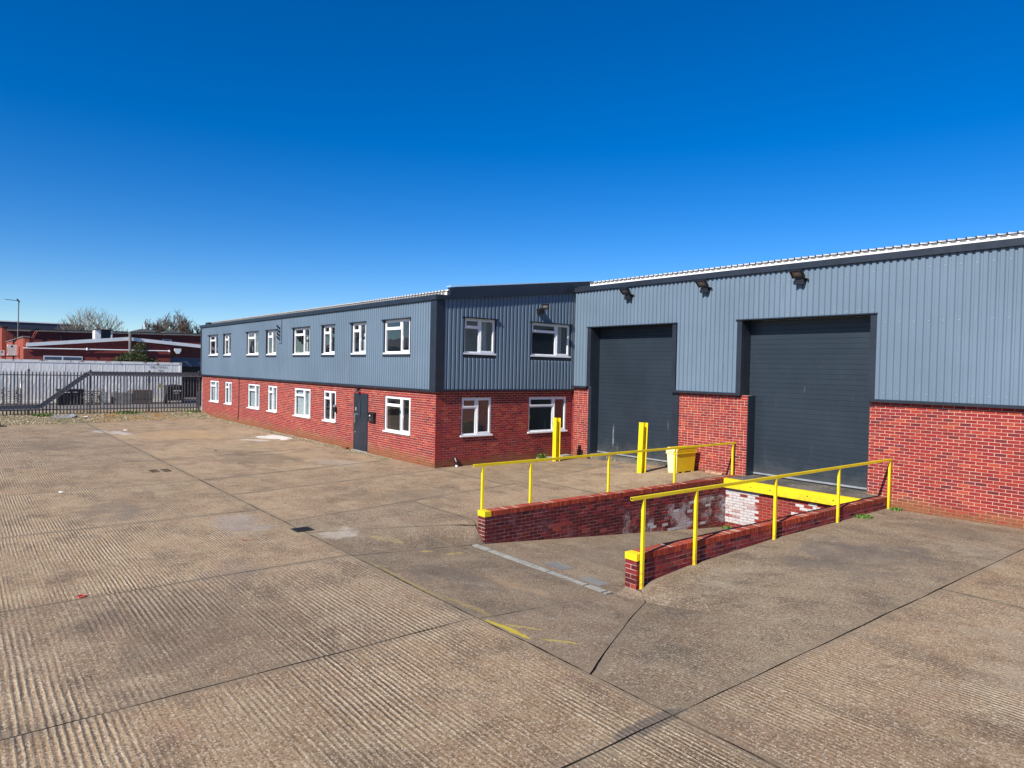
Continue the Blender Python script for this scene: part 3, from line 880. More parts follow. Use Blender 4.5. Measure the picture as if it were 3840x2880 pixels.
class Bricks:
    def __init__(s, cut=300):
        s.items = []; s.cut = cut
    def wall(s, parent, F, s0, s1, z0, z1, openings=(), zb=None, mat='brick', matfn=None, bond='stretcher', phase=0.0, top=None):
        n = int(math.ceil((z1 - z0) / COURSE))
        for j in range(n):
            a = z1 - (j + 1) * COURSE + JT / 2; b = z1 - j * COURSE - JT / 2
            zm = (a + b) / 2
            pos = s0 - BL + (0.1125 if j % 2 else 0.0) + phase
            first = True
            while pos < s1:
                L = BL
                if bond == 'mixed' and random.random() < 0.28: L = BL / 2
                c0, c1 = pos + JT / 2, pos + L - JT / 2
                pos += L
                c0 = max(c0, s0); c1 = min(c1, s1)
                segs = [(c0, c1)]
                for (o0, o1, p0, p1) in openings:
                    if zm > p0 and zm < p1:
                        ns = []
                        for (u, v) in segs:
                            if v <= o0 or u >= o1: ns.append((u, v)); continue
                            if u < o0: ns.append((u, o0))
                            if v > o1: ns.append((o1, v))
                        segs = ns
                for (u, v) in segs:
                    if v - u < 0.02: continue
                    if zb is not None and b < zb((u + v) / 2) - 0.02: continue
                    m = matfn((u + v) / 2, zm) if matfn else mat
                    s.items.append((parent, F, u, v, a, b, m))
    def finish(s):
        rec = []
        for it in s.items:
            p, F, u, v, a, b, m = it
            c = Vector(F((u + v) / 2, 0, (a + b) / 2))
            rec.append(((c - CAMP).length, it))
        # bricks outside the frame are not shown: keep the ones in view first
        def key(r):
            p, F, u, v, a, b, m = r[1]
            c = Vector(F((u + v) / 2, 0, (a + b) / 2)) - CAMP
            d = c.dot(fw); x = c.dot(r2) / max(d, .01); y = c.dot(u2) / max(d, .01)
            inv = d > 0 and abs(x) < 0.75 and abs(y) < 0.56
            return (not inv, r[0])
        rec.sort(key=key)
        stuff = {}
        for i, (d, it) in enumerate(rec):
            p, F, u, v, a, b, m = it
            pr = random.uniform(0.0005, 0.0028)
            if i < s.cut:
                lo = Vector(F(u, -0.035, a)); hi = Vector(F(v, pr, b))
                o = bpy.data.objects.new('brick', BM[m])
                COL.objects.link(o); o.parent = p
                o.location = (lo + hi) / 2 - wloc(p)
                o.scale = [abs(hi[k] - lo[k]) for k in range(3)]
                o.rotation_euler = (random.gauss(0, .004), random.gauss(0, .004), random.gauss(0, .004))
            else:
                k = (p.name, m)
                if k not in stuff: stuff[k] = (p, MB())
                tz = random.gauss(0, .0008)
                stuff[k][1].fbox(F, u, v, -0.035, pr, a + tz, b + tz, 0, random.random())
        for (pn, m), (p, mb) in stuff.items():
            o = mb.build('brick_courses', M[m], p, fix=False, rnd=True)
            o['kind'] = 'stuff'

def mortar_cells(mb, F, s0, s1, z0, z1, openings, d1=-0.002, d0=-0.24):
    xs = sorted(set([s0, s1] + [q for o in openings for q in o[:2] if s0 < q < s1]))
    zs = sorted(set([z0, z1] + [q for o in openings for q in o[2:] if z0 < q < z1]))
    for i in range(len(xs) - 1):
        run = None
        for j in range(len(zs) - 1):
            xm, zm = (xs[i] + xs[i + 1]) / 2, (zs[j] + zs[j + 1]) / 2
            if any(o[0] < xm < o[1] and o[2] < zm < o[3] for o in openings):
                continue
            mb.fbox(F, xs[i], xs[i + 1], d0, d1, zs[j], zs[j + 1])

# ------------------------------------------------------------------ cladding
RIB = 0.155
def pieces(mb):
    key = {}; par = list(range(len(mb.f)))
    def find(i):
        while par[i] != i: par[i] = par[par[i]]; i = par[i]
        return i
    # faces touch when they share an edge line in x/y and overlap in z
    info = []
    for i, f in enumerate(mb.f):
        P_ = [mb.v[k] for k in f]
        info.append((P_[0][2], P_[2][2]))
        for (a_, b_) in ((0, 3), (1, 2)):
            key.setdefault((round(P_[a_][0], 4), round(P_[a_][1], 4)), []).append(i)
    for k, l in key.items():
        for i in l:
            for j in l:
                if i < j and info[i][0] < info[j][1] - .001 and info[j][0] < info[i][1] - .001:
                    par[find(i)] = find(j)
    groups = {}
    for i in range(len(mb.f)): groups.setdefault(find(i), []).append(i)
    out = []
    for g_ in groups.values():
        q = MB()
        for i in g_: q.face([mb.v[k] for k in mb.f[i]])
        out.append(q)
    return out
def cladding(parent, F, s0, s1, z0, z1, openings, d0=0.06, sheet_ribs=6, ztop=None, start=None):
    prof = [(0.0, 0.0), (0.045, 0.0), (0.060, 0.034), (0.138, 0.034), (0.155, 0.0)]
    s = s0 if start is None else start
    ribx = []
    while s < s1:
        mb = MB()
        e = 0.0015 * random.uniform(-1, 1)
        for k in range(sheet_ribs):
            for (pa, pb) in zip(prof, prof[1:]):
                a, b = s + pa[0], s + pb[0]
                if b <= s0 or a >= s1: continue
                a2, b2 = max(a, s0), min(b, s1)
                mid = (a2 + b2) / 2
                iv = [(z0, z1 if ztop is None else ztop(mid))]
                for (o0, o1, p0, p1) in openings:
                    if o0 < mid < o1:
                        nv = []
                        for (q0, q1) in iv:
                            if q1 <= p0 or q0 >= p1: nv.append((q0, q1)); continue
                            if q0 < p0: nv.append((q0, p0))
                            if q1 > p1: nv.append((p1, q1))
                        iv = nv
                da = d0 + e + (pa[1] + (pb[1] - pa[1]) * (a2 - a) / (b - a)); db = d0 + e + (pa[1] + (pb[1] - pa[1]) * (b2 - a) / (b - a))
                for (q0, q1) in iv:
                    t1a = t1b = q1
                    if ztop is not None and abs(q1 - ztop(mid)) < 1e-6: t1a, t1b = ztop(a2), ztop(b2)
                    mb.face([F(a2, da, q0), F(b2, db, q0), F(b2, db, t1b), F(a2, da, t1a)])
            ribx.append(s + 0.10)
            s += RIB
        for pc in pieces(mb):
            o = pc.build('cladding_sheet', M['clad'], parent, fix=False)
    return ribx

# ------------------------------------------------------------------ windows
def window(parent, F, s0, s1, z0, z1, split=0.6, d=0.0, blind=None, clad=False, handle=True, curtain=0.0):
    """frame s0..s1, z0 (underside of sill)..z1; d is the frame's front plane"""
    w = MB()
    fz0 = z0 + 0.05
    T = 0.046
    dep = 0.07
    w.fbox(F, s0, s0 + T, d - dep, d, fz0, z1)
    w.fbox(F, s1 - T, s1, d - dep, d, fz0, z1)
    w.fbox(F, s0 + T, s1 - T, d - dep, d - .001, z1 - T, z1)
    w.fbox(F, s0 + T, s1 - T, d - dep, d - .001, fz0, fz0 + T)
    m = s0 + (s1 - s0) * split
    w.fbox(F, m - .032, m + .032, d - dep, d - .002, fz0 + T, z1 - T)
    zt = z1 - 0.27 * (z1 - fz0)
    w.fbox(F, s0 + T, m - .032, d - dep, d - .003, zt - .028, zt + .028)
    fr = w.build('window', M['upvc'], parent)
    # opening sashes stand proud
    def sash(a, b, c, e, nm='sash'):
        q = MB(); t = 0.030; p = d + 0.012
        a += .006; b -= .006; c += .006; e -= .006
        q.fbox(F, a - .014, a + t, d - .03, p, c - .014, e + .014)
        q.fbox(F, b - t, b + .014, d - .03, p, c - .014, e + .014)
        q.fbox(F, a + t, b - t, d - .03, p - .001, c - .014, c + t)
        q.fbox(F, a + t, b - t, d - .03, p - .001, e - t, e + .014)
        q.build(nm, M['upvc'], fr)
        return (a + t, b - t, c + t, e - t)
    g1 = sash(s0 + T, m - .032, zt + .028, z1 - T)
    g2 = sash(m + .032, s1 - T, fz0 + T, z1 - T)
    g3 = (s0 + T, m - .032, fz0 + T, zt - .028)
    for gq in (g1, g2, g3):
        q = MB(); q.face([F(gq[0] - .004, d - .03, gq[2] - .004), F(gq[1] + .004, d - .03, gq[2] - .004), F(gq[1] + .004, d - .03, gq[3] + .004), F(gq[0] - .004, d - .03, gq[3] + .004)])
        q.build('pane', M['glass'], fr, fix=False)
    if handle:
        q = MB(); hx = m + .032 + .028; zc = (fz0 + z1) / 2 - .1
        q.fbox(F, hx + .02, hx + .035, d - .025, d - .008, zc - .02, zc + .10)
        q.build('handle', M['upvc'], fr)
    q = MB()
    q.fbox(F, s0 - .045, s1 + .045, d - .03, d + (.075 if not clad else .065), z0, z0 + .05)
    q.build('sill', M['upvc'], fr)
    if blind == 'film':
        q = MB(); q.fbox(F, s0 + .03, s1 - .03, d - .13, d - .125, fz0, z1 - .03); q.build('blind', M['blind'], fr)
    elif blind == 'curtain':
        q = MB(); c = s0 + (s1 - s0) * curtain
        q.fbox(F, c, c + .16, d - .35, d - .33, fz0, z1 - .03); q.build('blind', M['curtain'], fr)
    if clad:
        q = MB()
        # dark flashing lining the hole in the cladding
        o0, o1, p0, p1 = s0 - .075, s1 + .06, z0 - .10, z1 + .045
        q.fbox(F, o0, s0 - .002, -.01, .066, p0, p1)
        q.fbox(F, s1 + .002, o1, -.01, .066, p0, p1)
        q.fbox(F, o0 + .001, o1 - .001, -.01, .080, p0 - .002, z0 - .002)
        q.fbox(F, o0 - .055, o1 + .015, -.01, .150, z1 + .003, p1 - .012)
        q.build('surround', M['navy'], fr)
    return fr

# ================================================================== OFFICE BUILDING
office = thing('office_building', 'two-storey office block with blue-grey cladding over red brick and white windows', 'office building', (XF, YA, 0))
COLS = [(-42.13, -40.46, .62), (-39.28, -38.13, .5), (-35.47, -33.80, .62), (-32.62, -31.45, .5), (-29.34, -27.62, .61), (-26.27, -25.15, .52), (-23.68, -22.58, .5), (-21.20, -19.50, .65)]
low = [c for i, c in enumerate(COLS) if i != 6]
opA = [(c[0] - .01, c[1] + .01, 0.90, 2.11) for c in low] + [(-23.58, -22.43, -0.5, 2.11)]
opB = [(12.52, 13.70, 0.92, 2.16), (15.32, 17.08, 0.92, 2.16)]
BS = Bricks()
w = MB(); mortar_cells(w, FA, XF, XB - .007, -.4, 2.40, opA)
wallA = w.build('brick_wall', M['mortar'], office)
w = MB(); mortar_cells(w, FB, YA + .25, YC - .002, -.4, 2.40, opB)
wallB = w.build('brick_wall', M['mortar'], office)
BS.wall(wallA, FA, XF, XB - .002, -.15, 2.40, opA)
BS.wall(wallB, FB, YA - .002, YC - .004, -.15, 2.40, opB, phase=.1)
BS.finish()
# brick reveals in the window holes
# cladding
upA = [(c[0] - .075, c[1] + .06, 3.43, 4.725) for c in COLS]
upB = [(15.32 - .075, 17.12 + .06, 3.44, 4.755), (12.53 - .075, 13.75 + .06, 3.44, 4.735)]
cladding(office, FA, XF + .12, -18.2, 2.42, 5.20, upA, start=XF + .12)
def vtopB(s): return pl(s, [(11.4, 5.23), (13.1, 5.40), (17.5, 5.95)])
cladding(office, FB, 11.74, 17.22, 2.44, 5.9, upB, start=11.74 - .04, ztop=vtopB)
# inner leaf behind the cladding
ib = MB(); mortar_cells(ib, FA, XF, XB - .02, 2.40, 5.3, [(c[0] - .03, c[1] + .03, 3.5, 4.70) for c in COLS], d1=-.012, d0=-.10)
mortar_cells(ib, FB, YA + .11, YC, 2.40, 5.3, [(15.29, 17.15, 3.5, 4.73), (12.50, 13.78, 3.5, 4.71)], d1=-.012, d0=-.10)
ib.box(XF, XB - .2, 14.3, 14.4, 0, 2.3)
ib.box(XF, XB - .2, 14.3, 14.4, 2.6, 5.25)
ib.box(XF, XB - .12, YA + .12, 18.0, 2.34, 2.5)
ib.box(XF, XB - .26, YA + .26, 18.0, -.05, .02)
ib.box(XF - .1, XF - .002, YA, 18.2, -.3, 5.3)
ib.box(XF, XB - .13, 18.0, 18.1, -.3, 5.9)
ib.box(-34.6, -34.5, YA + .12, 14.3, 2.5, 5.2)
ib.box(-30.2, -30.1, YA + .26, 14.3, .02, 2.3)
ib.box(-22.3, -22.2, YA + .26, 14.3, .02, 2.3)
ib.build('inner_wall', M['inside'], office)
# trims
q = MB()
q.fbox(FA, XF - .12, XB + .14, .004, .155, 5.19, 5.34)
q.fbox(FA, XF - .12, XB + .13, .02, .14, 5.185, 5.19)
q.build('eaves_fascia', M['navy'], office)
q = MB(); q.fbox(FA, XF - .08, XB + .115, .0, .115, 2.355, 2.425); q.build('base_flashing', M['navy'], office)
q = MB(); q.fbox(FB, YA - .114, YC + .02, .0, .118, 2.375, 2.44); q.build('base_flashing', M['navy'], office)
q = MB(); q.fbox(FA, XB - .24, XB + .106, .0, .106, 2.425, 5.19); q.build('corner_flashing', M['navy'], office)
q = MB(); q.fbox(FB, YA + .001, YA + .21, .0, .104, 2.441, 5.25); q.build('corner_flashing', M['navy'], office)
q = MB(); q.fbox(FA, XF - .08, XF + .13, .0, .10, 2.425, 5.19); q.build('corner_flashing', M['navy'], office)
q = MB(); q.fbox(FB, YC - .15, YC - .02, .0, .085, 2.441, 5.93); q.build('corner_flashing', M['clad'], office)
q = MB()
poly = [(11.42, 5.185), (13.12, 5.366), (17.5, 5.908), (18.12, 6.0), (18.12, 6.38), (12.07, 5.625), (11.89, 5.592), (11.89, 5.352), (11.40, 5.342)]
q.prism(poly, lambda p, a: (a, p[0], p[1]), XB + .02, XB + .165)
q.build('verge_flashing', M['navy'], office)
q = MB(); q.prism([(11.93, 5.640), (18.12, 6.385), (18.12, 6.392), (11.93, 5.650)], lambda p, a: (a, p[0], p[1]), XB - .1, XB + .15); q.build('verge_capping', M['white'], office)
# corner bolts
q = MB()
for zz in (2.75, 3.35, 3.6, 4.1, 4.55, 4.95):
    q.tube((XB + .104, YA + .13, zz), (XB + .112, YA + .13, zz), .014, n=6)
    q.tube((XB - .17, YA - .106, zz), (XB - .17, YA - .113, zz), .014, n=6)
q.build('fixing_bolt', M['black'], office)['kind'] = 'stuff'
# roof: white tray edge, grey panel ends, ribbed sheet
def roof_edge(parent, F, s0, s1, z, hwhite, hgrey, pitch, setback, tooth=True, slope=0.125, run=6.0):
    q = MB()
    q.fbox(F, s0, s1, -setback - .05, -setback, z, z + hwhite + hgrey)
    q.build('roof_panel_edge', M['white'], parent)
    n = int((s1 - s0) / pitch)
    gq = MB(); rb = MB()
    for i in range(n):
        a = s0 + i * pitch
        z0, z1 = z + hwhite, z + hwhite + hgrey
        lo = .32 * pitch if not tooth else .25 * pitch
        poly_ = [(a + .10 * pitch, z1), (a + .22 * pitch, z0), (a + .85 * pitch, z0), (a + .97 * pitch, z1)]
        gq.prism(poly_, lambda p, d_: F(p[0], d_, p[1]), -setback - .01, -setback + .012)
    gq.build('panel_end', M['roofgrey'], parent)['kind'] = 'stuff'
    zt = z + hwhite + hgrey
    # sheet with raised ribs: sloping surface going back
    sh = MB(); dk = MB()
    pts = []
    for i in range(n + 1):
        a = s0 + i * pitch
        pts += [(a, 0), (a + pitch * .78, 0), (a + pitch * .84, .032), (a + pitch * .94, .032), (a + pitch, 0)]
    for (p0, p1) in zip(pts, pts[1:]):
        if p1[0] - p0[0] < 1e-5: continue
        F0 = lambda s, d_, zz: F(s, d_, zz)
        sh.face([F(p0[0], .02 - setback, zt + p0[1]), F(p1[0], .02 - setback, zt + p1[1]), F(p1[0], -run, zt + p1[1] + slope * run), F(p0[0], -run, zt + p0[1] + slope * run)])
        sh.face([F(p0[0], .02 - setback, zt - .018 if p0[1] == 0 else zt - .018), F(p1[0], .02 - setback, zt - .018), F(p1[0], .02 - setback, zt + p1[1]), F(p0[0], .02 - setback, zt + p0[1])])
    sh.build('roof_sheet', M['white'], parent, fix=False)
    for i in range(n):
        a = s0 + i * pitch
        dk.prism([(a + pitch * .79, zt - .004), (a + pitch * .99, zt - .004), (a + pitch * .94, zt + .034), (a + pitch * .84, zt + .034)], lambda p, d_: F(p[0], d_, p[1]), .021 - setback, .030 - setback)  # dark caps colour in the shade of the hollow rib ends
    dk.fbox(F, s0, s1, .006 - setback, .026 - setback, zt - .016, zt - .007)  # dark strip drawn as the shadow line under the sheet edge
    dk.build('rib_end_shade', M['darkmetal'], parent)['kind'] = 'stuff'
roof_edge(office, FA, XF + .6, XB + .0, 5.345, 0.035, 0.125, 0.19, 0.32)
roof_edge(office, FA, XF + .6, XB - .05, 5.345, 0.035, 0.125, 0.19, 0.22) if False else None
q = MB(); q.box(XF - .05, XF + .58, YA + .15, YA + .5, 5.34, 5.52); q.build('gutter_end', M['navy'], office)

# windows
for i, c in enumerate(COLS):
    window(office, FA, c[0], c[1], 3.53, 4.68, c[2], d=.03, clad=True, blind='curtain' if i in (2, 4, 6, 7) else None, curtain=.2 + .1 * (i % 3))
for i, c in enumerate(low):
    window(office, FA, c[0], c[1], 0.87, 2.11, c[2], d=-.02, blind='film' if i < 5 else ('curtain' if i == 6 else None), curtain=.25)
window(office, FB, 12.53, 13.75, 3.55, 4.70, .5, d=.03, clad=True, blind='curtain', curtain=.8)
window(office, FB, 15.32, 17.12, 3.56, 4.72, .64, d=.03, clad=True, blind='curtain', curtain=.86)
window(office, FB, 12.52, 13.70, 0.92, 2.16, .5, d=-.02, handle=True)
window(office, FB, 15.32, 17.08, 0.92, 2.16, .65, d=-.02)
# front door
dq = MB()
dq.fbox(FA, -23.57, -22.44, -.06, .0, .0, 2.10)
door = dq.build('front_door', M['navy'], office)
q = MB(); q.fbox(FA, -23.53, -22.48, .0, .012, .04, 2.06); q.build('door_leaf', M['navy'], door)
q = MB(); q.fbox(FA, -23.17, -23.0, .012, .020, 1.22, 1.84)
q.build('glazing_slot_frame', M['black'], door)
q = MB(); q.fbox(FA, -23.155, -23.015, .020, .024, 1.235, 1.825); q.build('pane', M['slat'], door)
q = MB()
q.tube(FA(-23.34, .07, 1.02), FA(-23.34, .07, 1.36), .014)
q.tube(FA(-23.34, .01, 1.05), FA(-23.34, .07, 1.05), .011)
q.tube(FA(-23.34, .01, 1.33), FA(-23.34, .07, 1.33), .011)
q.build('pull_handle', M['chrome'], door)
q = MB(); q.fbox(FA, -23.40, -23.14, .012, .045, 1.325, 1.35); q.build('lever', M['chrome'], door)
q = MB(); q.fbox(FA, -23.40, -23.31, .012, .03, 1.47, 1.59); q.build('keypad', M['steel'], door)
q = MB(); q.tube(FA(-23.40, .012, .68), FA(-23.40, .024, .68), .03, n=12); q.build('lock_cylinder', M['chrome'], door)
q = MB(); q.fbox(FA, -23.62, -22.40, -.1, .03, -.06, .02); q.build('threshold', M['kerbstone'], door)

# ================================================================== WAREHOUSE
wh = thing('warehouse', 'long warehouse with blue-grey cladding over brick and two tall dark roller doors', 'warehouse', (-12, YC, 0))
XR = 7.8
D1 = (-16.98, -13.48); D2 = (-11.05, -7.55)
DZ = 4.62
BW = Bricks()
segs = [(XB + .12, -17.12, 'brick'), (-13.22, -10.87, 'brick'), (-7.545, XR, "brick")]
WC = []
for (a, b_, m) in segs:
    w = MB(); w.fbox(FC, a, b_, -.24, -.002, -.4, 2.50)
    WC.append(w.build('brick_wall', M['mortar'], wh))
BW.wall(WC[2], FC, -7.545, XR, -.15, 2.50, phase=.03)
BW.wall(WC[1], FC, -13.22, -10.87, .02, 2.50, bond='mixed')
BW.wall(WC[0], FC, XB + .01, -17.12, -.05, 2.50, bond='mixed')
# side faces of the piers
BW.finish()
opC = [(D1[0] - .18, D1[1] + .17, -1, DZ), (D2[0] - .16, D2[1] + .14, -1, DZ)]
ribsC = cladding(wh, FC, -17.80, XR, 2.57, 5.93, opC, start=-17.84)
q = MB()
for i, x in enumerate(ribsC):
    if i % 2: continue
    for zz in (2.73, 4.41, 5.64, 4.72):
        inop = any(o[0] < x < o[1] for o in opC)
        if zz < 4.6 and inop: continue
        if zz == 4.72 and not inop: continue
        q.tube(FC(x, .09, zz), FC(x, .104, zz), .013, n=6)
q.build('screw_head', M['steel'], wh)['kind'] = 'stuff'
q = MB(); q.fbox(FC, XB + .17, XR, .004, .155, 5.90, 6.06); q.fbox(FC, XB + .17, XR, .02, .135, 5.893, 5.90); q.build('eaves_fascia', M['navy'], wh)
for (a, b_) in [(XB + .12, D1[0] - .17), (D1[1] + .02, D2[0] - .0), (D2[1] + .02, XR)]:
    q = MB(); q.fbox(FC, a, b_, .0, .13, 2.50, 2.57); q.build('base_flashing', M['navy'], wh)
roof_edge(wh, FC, -17.2, XR, 6.062, 0.085, 0.055, 0.1905, 0.03)
q = MB(); q.fbox(FC, -17.9, -17.2, -.75, -.02, 5.95, 6.12); q.build('roof_end_flashing', M['navy'], wh)
ib = MB()
ib.fbox(FC, XB, D1[0] - .05, -.1, -.012, 2.5, 6.0); ib.fbox(FC, D1[1] + .05, D2[0] - .05, -.1, -.012, 2.5, 6.0); ib.fbox(FC, D2[1] + .05, XR, -.1, -.012, 2.5, 6.0)
ib.fbox(FC, D1[0] - .05, D1[1] + .05, -.1, -.012, DZ + .02, 6.0); ib.fbox(FC, D2[0] - .05, D2[1] + .05, -.1, -.012, DZ + .02, 6.0)
ib.box(XR - .1, XR, YC + .12, 30, -.3, 6.0); ib.box(XB, XR, 30, 30.1, -.3, 6.0); ib.box(XB - .1, XB - .01, 18.2, 30, -.3, 5.9)
ib.box(XB, XR - .11, YC + .45, YC + .5, DZ + .05, 6.0)
ib.build('inner_wall', M['inside'], wh)
DY = 17.72
def big_door(x0, x1, zb, bottom_trim_l, bottom_trim_r, xl_low=None):
    dm = MB()
    # reveal lining and front trims
    dm.box(x0 - .16, x0 - .004, YC - .098, YC - .01, 2.57, DZ - .002)
    dm.box(x1 + .004, x1 + .155, YC - .098, YC - .01, 2.57, DZ - .002)
    dm.box(x0 - .03, x0 - .001, YC - .01, DY + .03, 2.5, DZ)
    dm.box(x1 + .001, x1 + .03, YC - .01, DY + .03, 2.5, DZ)
    dm.box(x0 - .19, x1 + .165, YC - .135, YC + .0, DZ, DZ + .03)
    dm.box(x0 - .03, x1 + .03, YC + .0, DY + .05, DZ + .002, DZ + .03)
    if bottom_trim_l:
        dm.box(x0 - .135, x0 - .002, YC - .02, YC + .05, 0.0, 2.499)
        dm.box(x0 - .03, x0 - .001, YC + .05, DY + .03, 0.0, 2.499)
    else:
        dm.box(x0 + .184, x0 + .20, YC + .004, DY + .03, 0.0, 2.499)
    if bottom_trim_r:
        dm.box(x1 + .002, x1 + .25, YC - .02, YC + .05, 0.0, 2.499)
        dm.box(x1 + .001, x1 + .03, YC + .05, DY + .03, 0.0, 2.499)
    frame = dm.build('roller_door', M['navy'], wh)
    z = zb + .045
    lo = x0 if xl_low is None else xl_low
    hgt = 0.134
    proto = None
    k = 0
    while z < DZ - .01:
        z1 = min(z + hgt, DZ)
        a, b_ = (x0 - .001, x1 + .001)
        P = lambda p, s: (s, DY - p[0], z + p[1])
        h = z1 - z
        if proto is None or h < hgt - .001:
            mb = MB()
            mb.prism([(-.02, 0), (.000, 0), (.006, .006), (.006, h - .012), (.002, h - .008), (.002, h), (-.02, h)], P, a, b_)
            o = mb.build('slat', M['slat'], frame, at=((a + b_) / 2, DY, z))
            proto = o if proto is None else proto
        else:
            o = proto.copy(); COL.objects.link(o); o.parent = frame
            o.location = Vector(((a + b_) / 2, DY, z)) - wloc(frame)
        z = z1; k += 1
    q = MB(); q.box(x0, x1, DY - .016, DY + .02, zb, zb + .045); q.build('bottom_rail', M['steel'], frame)
    q = MB(); q.box(x0, x1, DY - .01, DY + .02, zb - .04, zb - .0005); q.build('rubber_seal', M['rubber'], frame)
    if not bottom_trim_l:
        pass
    return frame
big_door(D1[0], D1[1], 0.245, True, True)
big_door(D2[0], D2[1], 0.285, False, False)
# small hole and rust mark, scratches on door one: drain box by the inner corner
q = MB(); q.fbox(FC, -17.52, -17.34, .0, .02, .0, .30)
setp(q.build('vent_box', M['black'], at=(-17.43, YC, 0)), 'small black box low on the brick beside the inner corner', 'vent')

# ================================================================== LOADING DOCK
ZC = 0.24
ZU = 0.142     # underside of coping bricks
def retaining(label, x0, x1, yend, faces, paintfn, matmain, mort, at):
    T = thing('retaining_wall', label, 'brick wall', at)
    m = MB(); m.box(x0 + .002, x1 - .002, yend + .002, YC - .005, -1.3, ZU - .002)
    core = m.build('wall_core', mort, T)
    B = Bricks(cut=290)
    for (F, s0, s1, zb, ph) in faces:
        B.wall(core, F, s0, s1, -1.25, ZU - .003, zb=zb, matfn=paintfn if paintfn else (lambda s, z: matmain), phase=ph)
    B.finish()
    # mortar bed under the coping + brick-on-edge coping
    m = MB(); m.box(x0 + .001, x1 - .001, yend + .16, YC - .003, ZU - .004, ZC - .0015); m.build('coping_mortar', M['mortar'], T)
    y = yend + .157
    while y < YC - .05:
        w = .062 + random.uniform(-.003, .003)
        o = bpy.data.objects.new('coping_brick', BM['coping'])
        COL.objects.link(o); o.parent = T
        ov = .006 + random.uniform(-.003, .004)
        o.location = Vector(((x0 + x1) / 2, y + w / 2, (ZU + ZC) / 2 + random.uniform(-.002, .002))) - wloc(T)
        o.scale = (x1 - x0 + 2 * ov, w - .001, ZC - ZU)
        o.rotation_euler = (random.gauss(0, .006), 0, random.gauss(0, .004))
        y += w + .0135
    m = MB(); m.box(x0 - .008, x1 + .010, yend - .010, yend + .150, ZU - .006, ZC + .004)
    m.build('painted_end_cap', M['yellow'], T)
    return T
XL0, XL1 = -11.165, -10.94
XR0, XR1 = -7.285, -7.06
def nz(a, b): return math.sin(a * 3.1 + b * 5.7) * .5 + math.sin(a * 7.3 - b * 9.1) * .3
def paintL(s, z):
    # whitewash on the far half of the pit face
    f = smooth(11.0, 12.6, s) * smooth(-1.05, -.75, z) * (1 - smooth(-.16, -.04, z))
    f *= .28 + .42 * smooth(12.6, 14.5, s) + .45 * nz(s * 1.3, z * 2.2)
    return 'brick_white' if random.random() < f * .12 else ('brick_pit' if random.random() < .25 and s > 9.5 else 'brick_dark')
def paintR(s, z): return 'brick_pit' if random.random() < .8 else 'brick_dark'
retaining('taller dark brick retaining wall with white flaking paint, far side of the dock ramp', XL0, XL1, 8.24,
          [(lambda s, d, z: (XL1 + d, s, z), 8.24, YC, lambda s: zramp(s), .05), (lambda s, d, z: (s, 8.24 - d, z), XL0, XL1, lambda s: -.42, 0.0),
           (lambda s, d, z: (XL0 - d, s, z), 8.24, YC, lambda s: -.3, .05)], paintL, 'brick_dark', M['mortar_dark'], ((XL0 + XL1) / 2, 8.24, -.4))
retaining('low near-side red brick retaining wall of the dock ramp with orange coping in full sun', XR0, XR1, 8.30,
          [(lambda s, d, z: (XR1 + d, s, z), 8.30, YC, lambda s: pl(s, RO), .05), (lambda s, d, z: (s, 8.30 - d, z), XR0, XR1, lambda s: -.42, 0.0),
           (lambda s, d, z: (XR0 - d, s, z), 8.30, YC, lambda s: zramp(s), .05)], paintR, 'brick_pit', M['mortar_dark'], ((XR0 + XR1) / 2, 8.30, -.3))
# dock face and platform
dock = thing('loading_dock', 'raised loading dock with yellow steel edge and part whitewashed brick face below the second door', 'loading dock', (-9.1, 16.43, -1.1))
m = MB(); m.box(XL1 + .002, XR0 - .002, 16.511, DY + .02, -1.3, .05); core = m.build('dock_face', M['mortar'], dock)
B = Bricks(cut=299)
def paintD(s, z):
    u = s + 10.94
    edge = 1.0 + .28 * math.sin(z * 6 + 1) + .16 * math.sin(z * 19)
    if u < edge and z > -.98: return 'brick_white' if random.random() < .90 else 'brick_pit'
    if 2.0 < u < 3.4 and -.5 < z < -.05 and random.random() < .35: return 'brick_white'
    if 1.6 < u < 3.0 and z < -.6 and random.random() < .4: return 'brick_white'
    return 'brick_pit'
B.wall(core, lambda s, d, z: (s, 16.509 - d, z), XL1, XR0, -1.25, .02, matfn=paintD)
B.finish()
m = MB(); m.box(XL1 + .002, XR0 - .002, 16.46, 17.345, .05, .246); m.box(XL1 + .002, XR0 - .2, 17.345, DY + .05, .05, .246)
m.build('dock_platform', M['platform'], dock)
m = MB()
m.box(XL1 + .012, XR0 - .004, 16.385, 16.455, .0, .236); m.box(XL1 + .012, XR0 - .004, 16.385, 16.50, .236, .250)
m.build('dock_edge_beam', M['yellow'], dock)
m = MB()
for xx in (-10.1, -9.55, -8.55, -7.9):
    m.tube((xx, 16.386, .12), (xx, 16.378, .12), .016, n=8)
m.build('edge_bolt', M['darkmetal'], dock)['kind'] = 'stuff'

